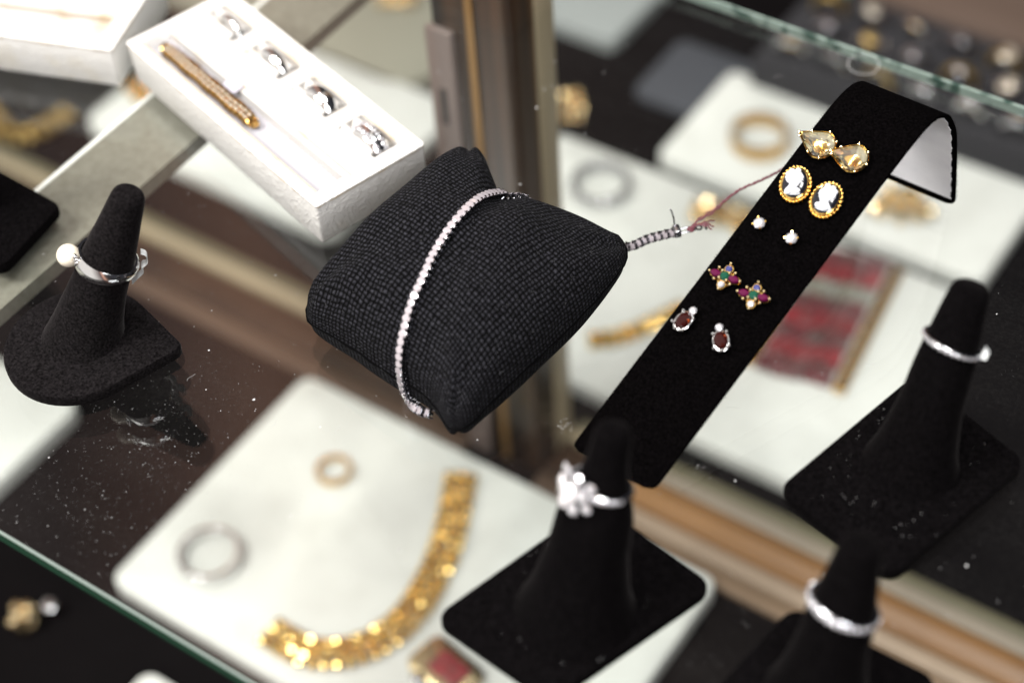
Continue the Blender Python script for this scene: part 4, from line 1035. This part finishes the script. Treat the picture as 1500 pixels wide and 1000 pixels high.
# sparkling cluster ring
f, r = ring_frame('cluster', .69, (-.66, .72), -.02)
t = thing('ring', 'large sparkling white cluster ring on the front ring stand', 'ring', f.translation, 'rings on the velvet stands')
mb = MB(); band(mb, r+.02, lambda a: .07+.07*max(0, math.cos(a)), .09, f)
for a in (-.7, -.35, 0, .35, .7): mb.sphere(.18, f @ Matrix.Rotation(a*.5, 4, 'Z') @ Matrix.Translation((r+.12, 0, 0)), 10, 8)
bd = obj('band', mb, 'silver', t)
mb = MB()
for q in range(9):
    for s_ in (-1, 1): mb.gem(.085, f @ Matrix.Rotation(s_*(.62+q*.12), 4, 'Z') @ Matrix.Translation((r+.13, 0, 0)) @ Matrix.Rotation(PI/2, 4, 'Y'), 6)
obj('shoulder_stones', mb, 'stone_clear', bd, smooth=False)
for y, z, g, x in ((.1, 0, .30, .40), (.50, .10, .21, .26), (-.44, .05, .22, .28), (.22, .48, .21, .27), (-.26, .46, .20, .27), (.26, -.46, .21, .27), (-.22, -.48, .22, .27), (-.60, -.36, .16, .16), (.62, .42, .16, .14), (.62, -.26, .16, .14), (-.66, .36, .16, .12)):
    mb = MB(); mb.gem(g, f @ Matrix.Translation((r+x-.12*y*y, y*.98, z*.92)) @ Matrix.Rotation(PI/2, 4, 'Y') @ Matrix.Rotation(-y*.8, 4, 'X') @ Matrix.Rotation(z*.0, 4, 'Y'), 8)
    obj('stone', mb, 'stone_bright' if g > .215 else 'stone_clear', t, smooth=False)
# eternity and pave bands
def stone_band(key, s_, label, tilt, wd, toward=(-1, .2), tagm=None):
    f, r = ring_frame(key, s_, toward, tilt)
    t = thing('ring', label, 'ring', f.translation, 'rings on the velvet stands')
    mb = MB(); band(mb, r+.02, wd, .09, f); b = obj('band', mb, 'silver_dark', t)
    mb = MB(); n = 30
    for q in range(n): mb.gem(wd*.78, f @ Matrix.Rotation(2*PI*q/n, 4, 'Z') @ Matrix.Translation((r+.115, 0, 0)) @ Matrix.Rotation(PI/2, 4, 'Y'), 6)
    obj('stones', mb, 'stone_clear', t, smooth=False); return f, r
f, r = stone_band('eternity', .685, 'thin stone set silver band with a white tag on the right ring stand', -.12, .088)
f2 = f @ Matrix.Rotation(PI-.5, 4, 'Z')
mb = MB(); mb.loft([[(r+.08+.06*k, -.16, .02*k-.05), (r+.09+.06*k, .16, .02*k-.05), (r+.09+.06*k, .16, .30-.04*k), (r+.08+.06*k, -.16, .30-.04*k)] for k in range(4)], f2)
tag(obj('price_tag', mb, 'paper', None, loc=f2 @ V((r+.15, 0, .1))), 'tiny white tag on the thin band of the right ring stand', 'tag')
stone_band('pave', .60, 'thick stone set silver band on the stand at the bottom edge', -.14, .125)

# ------------------------------------------------------------------ dust and smears on the glass
mb = MB(); oc = [(1, 0, 0), (-1, 0, 0), (0, 1, 0), (0, -1, 0), (0, 0, .8), (0, 0, -.2)]
of = [(0, 2, 4), (2, 1, 4), (1, 3, 4), (3, 0, 4), (2, 0, 5), (1, 2, 5), (3, 1, 5), (0, 3, 5)]
def speck(p, r): mb.add(oc, of, Matrix.Translation(p) @ Matrix.Rotation(random.random()*6, 4, 'Z') @ sc(r*random.uniform(.6, 1.3), r, r*.5))
for k in range(5200):
    q = random.random()
    if q < .45: px, py = random.gauss(190, 190), random.gauss(700, 110)
    elif q < .7: px, py = random.uniform(-40, 700), random.uniform(120, 800)
    else: px, py = random.uniform(-40, 1540), random.uniform(0, 1000)
    p = P(px, py, 0)
    if YF+.1 < p.y < YB-.1: speck(p+V((0, 0, .004)), min(.035, .0048*math.exp(random.gauss(0, .6))))
for px, py, r in ((642, 106, .045), (786, 158, .05), (797, 131, .035), (808, 126, .03), (813, 91, .03), (884, 107, .03), (857, 196, .03), (762, 270, .04), (372, 585, .05), (310, 455, .035), (306, 513, .035), (404, 403, .03), (900, 290, .03), (1205, 840, .04), (1416, 828, .045), (1180, 420, .03), (1460, 460, .04), (1400, 250, .03)):
    speck(P(px, py, 0)+V((0, 0, .006)), r)
for cx, cy, n, sp in ((826, 622, 26, 6), (1020, 690, 12, 8), (1205, 545, 12, 9), (1130, 528, 10, 6), (1280, 330, 6, 20)):
    for k in range(n):
        p = P(random.gauss(cx, sp), random.gauss(cy, sp*.7), 0); a = random.gauss(.9, .5); l = random.uniform(.008, .05)
        mb.box(-l, l, -.0025, .0025, .002, .004, at(p, a))
for k in range(11):
    p = P(random.uniform(0, 1500), random.uniform(60, 950), 0)
    if not (YF+.3 < p.y < YB-.3): continue
    a = random.uniform(0, 6); c_ = random.uniform(-.5, .5); q = p+V((0, 0, .006)); pts_ = [q]
    for i in range(random.randint(5, 12)): a += c_+random.gauss(0, .2); q = q+V((math.cos(a), math.sin(a), 0))*.05; pts_.append(q)
    mb.tube(pts_, .0035, 4)
tag(obj('dust', mb, 'dust', None, smooth=False), 'fine white dust and smears scattered over the glass shelf', 'dust', kind='stuff')
# lint on the velvet base of the pearl stand
mb = MB()
for k in range(150):
    a = random.uniform(0, 6.3); rr = 2.3*math.sqrt(random.random()); p = V((-12+rr*math.cos(a), -7.7+rr*math.sin(a), .455))
    if (p-V((P(121, 490, z5).x, P(121, 490, z5).y, .455))).length < 1.4: continue
    if random.random() < .75: speck(p, random.uniform(.006, .014))
    else:
        a = random.uniform(0, 6); mb.tube([p+V((.05*i*math.cos(a+i*.25), .05*i*math.sin(a+i*.25), .004)) for i in range(random.randint(3, 7))], .004, 4)
tag(obj('lint', mb, 'lint', None, loc=(-12, -7.7, .45), smooth=False), 'pale lint on the velvet base of the pearl ring stand', 'lint', kind='stuff')

for key, cx, cy, n, lab in (('cluster', 7.3, -7.6, 60, 'specks of lint on the velvet base in front of the ramp foot'), ('eternity', 13.2, 1.3, 90, 'specks of lint on the large velvet base at the right')):
    mb = MB()
    for k in range(n):
        p = V((cx+random.uniform(-1.9, 1.9), cy+random.uniform(-2.3, 2.3), .506))
        if (p.xy-STANDS[key][0].xy).length < 1.75: continue
        speck(p, random.uniform(.006, .016))
    tag(obj('lint', mb, 'lint', None, loc=(cx, cy, .5), smooth=False), lab, 'lint', kind='stuff')

# ------------------------------------------------------------------ render settings
scene.render.engine = 'CYCLES'
scene.cycles.use_denoising = True
scene.cycles.max_bounces = 10; scene.cycles.transparent_max_bounces = 16; scene.cycles.glossy_bounces = 5; scene.cycles.transmission_bounces = 8
scene.cycles.caustics_reflective = False; scene.cycles.caustics_refractive = False
scene.cycles.sample_clamp_indirect = 8; scene.cycles.blur_glossy = .3
scene.view_settings.view_transform = 'Standard'; scene.view_settings.look = 'None'
scene.view_settings.exposure = .12; scene.view_settings.gamma = 1; scene.view_settings.use_curve_mapping = False
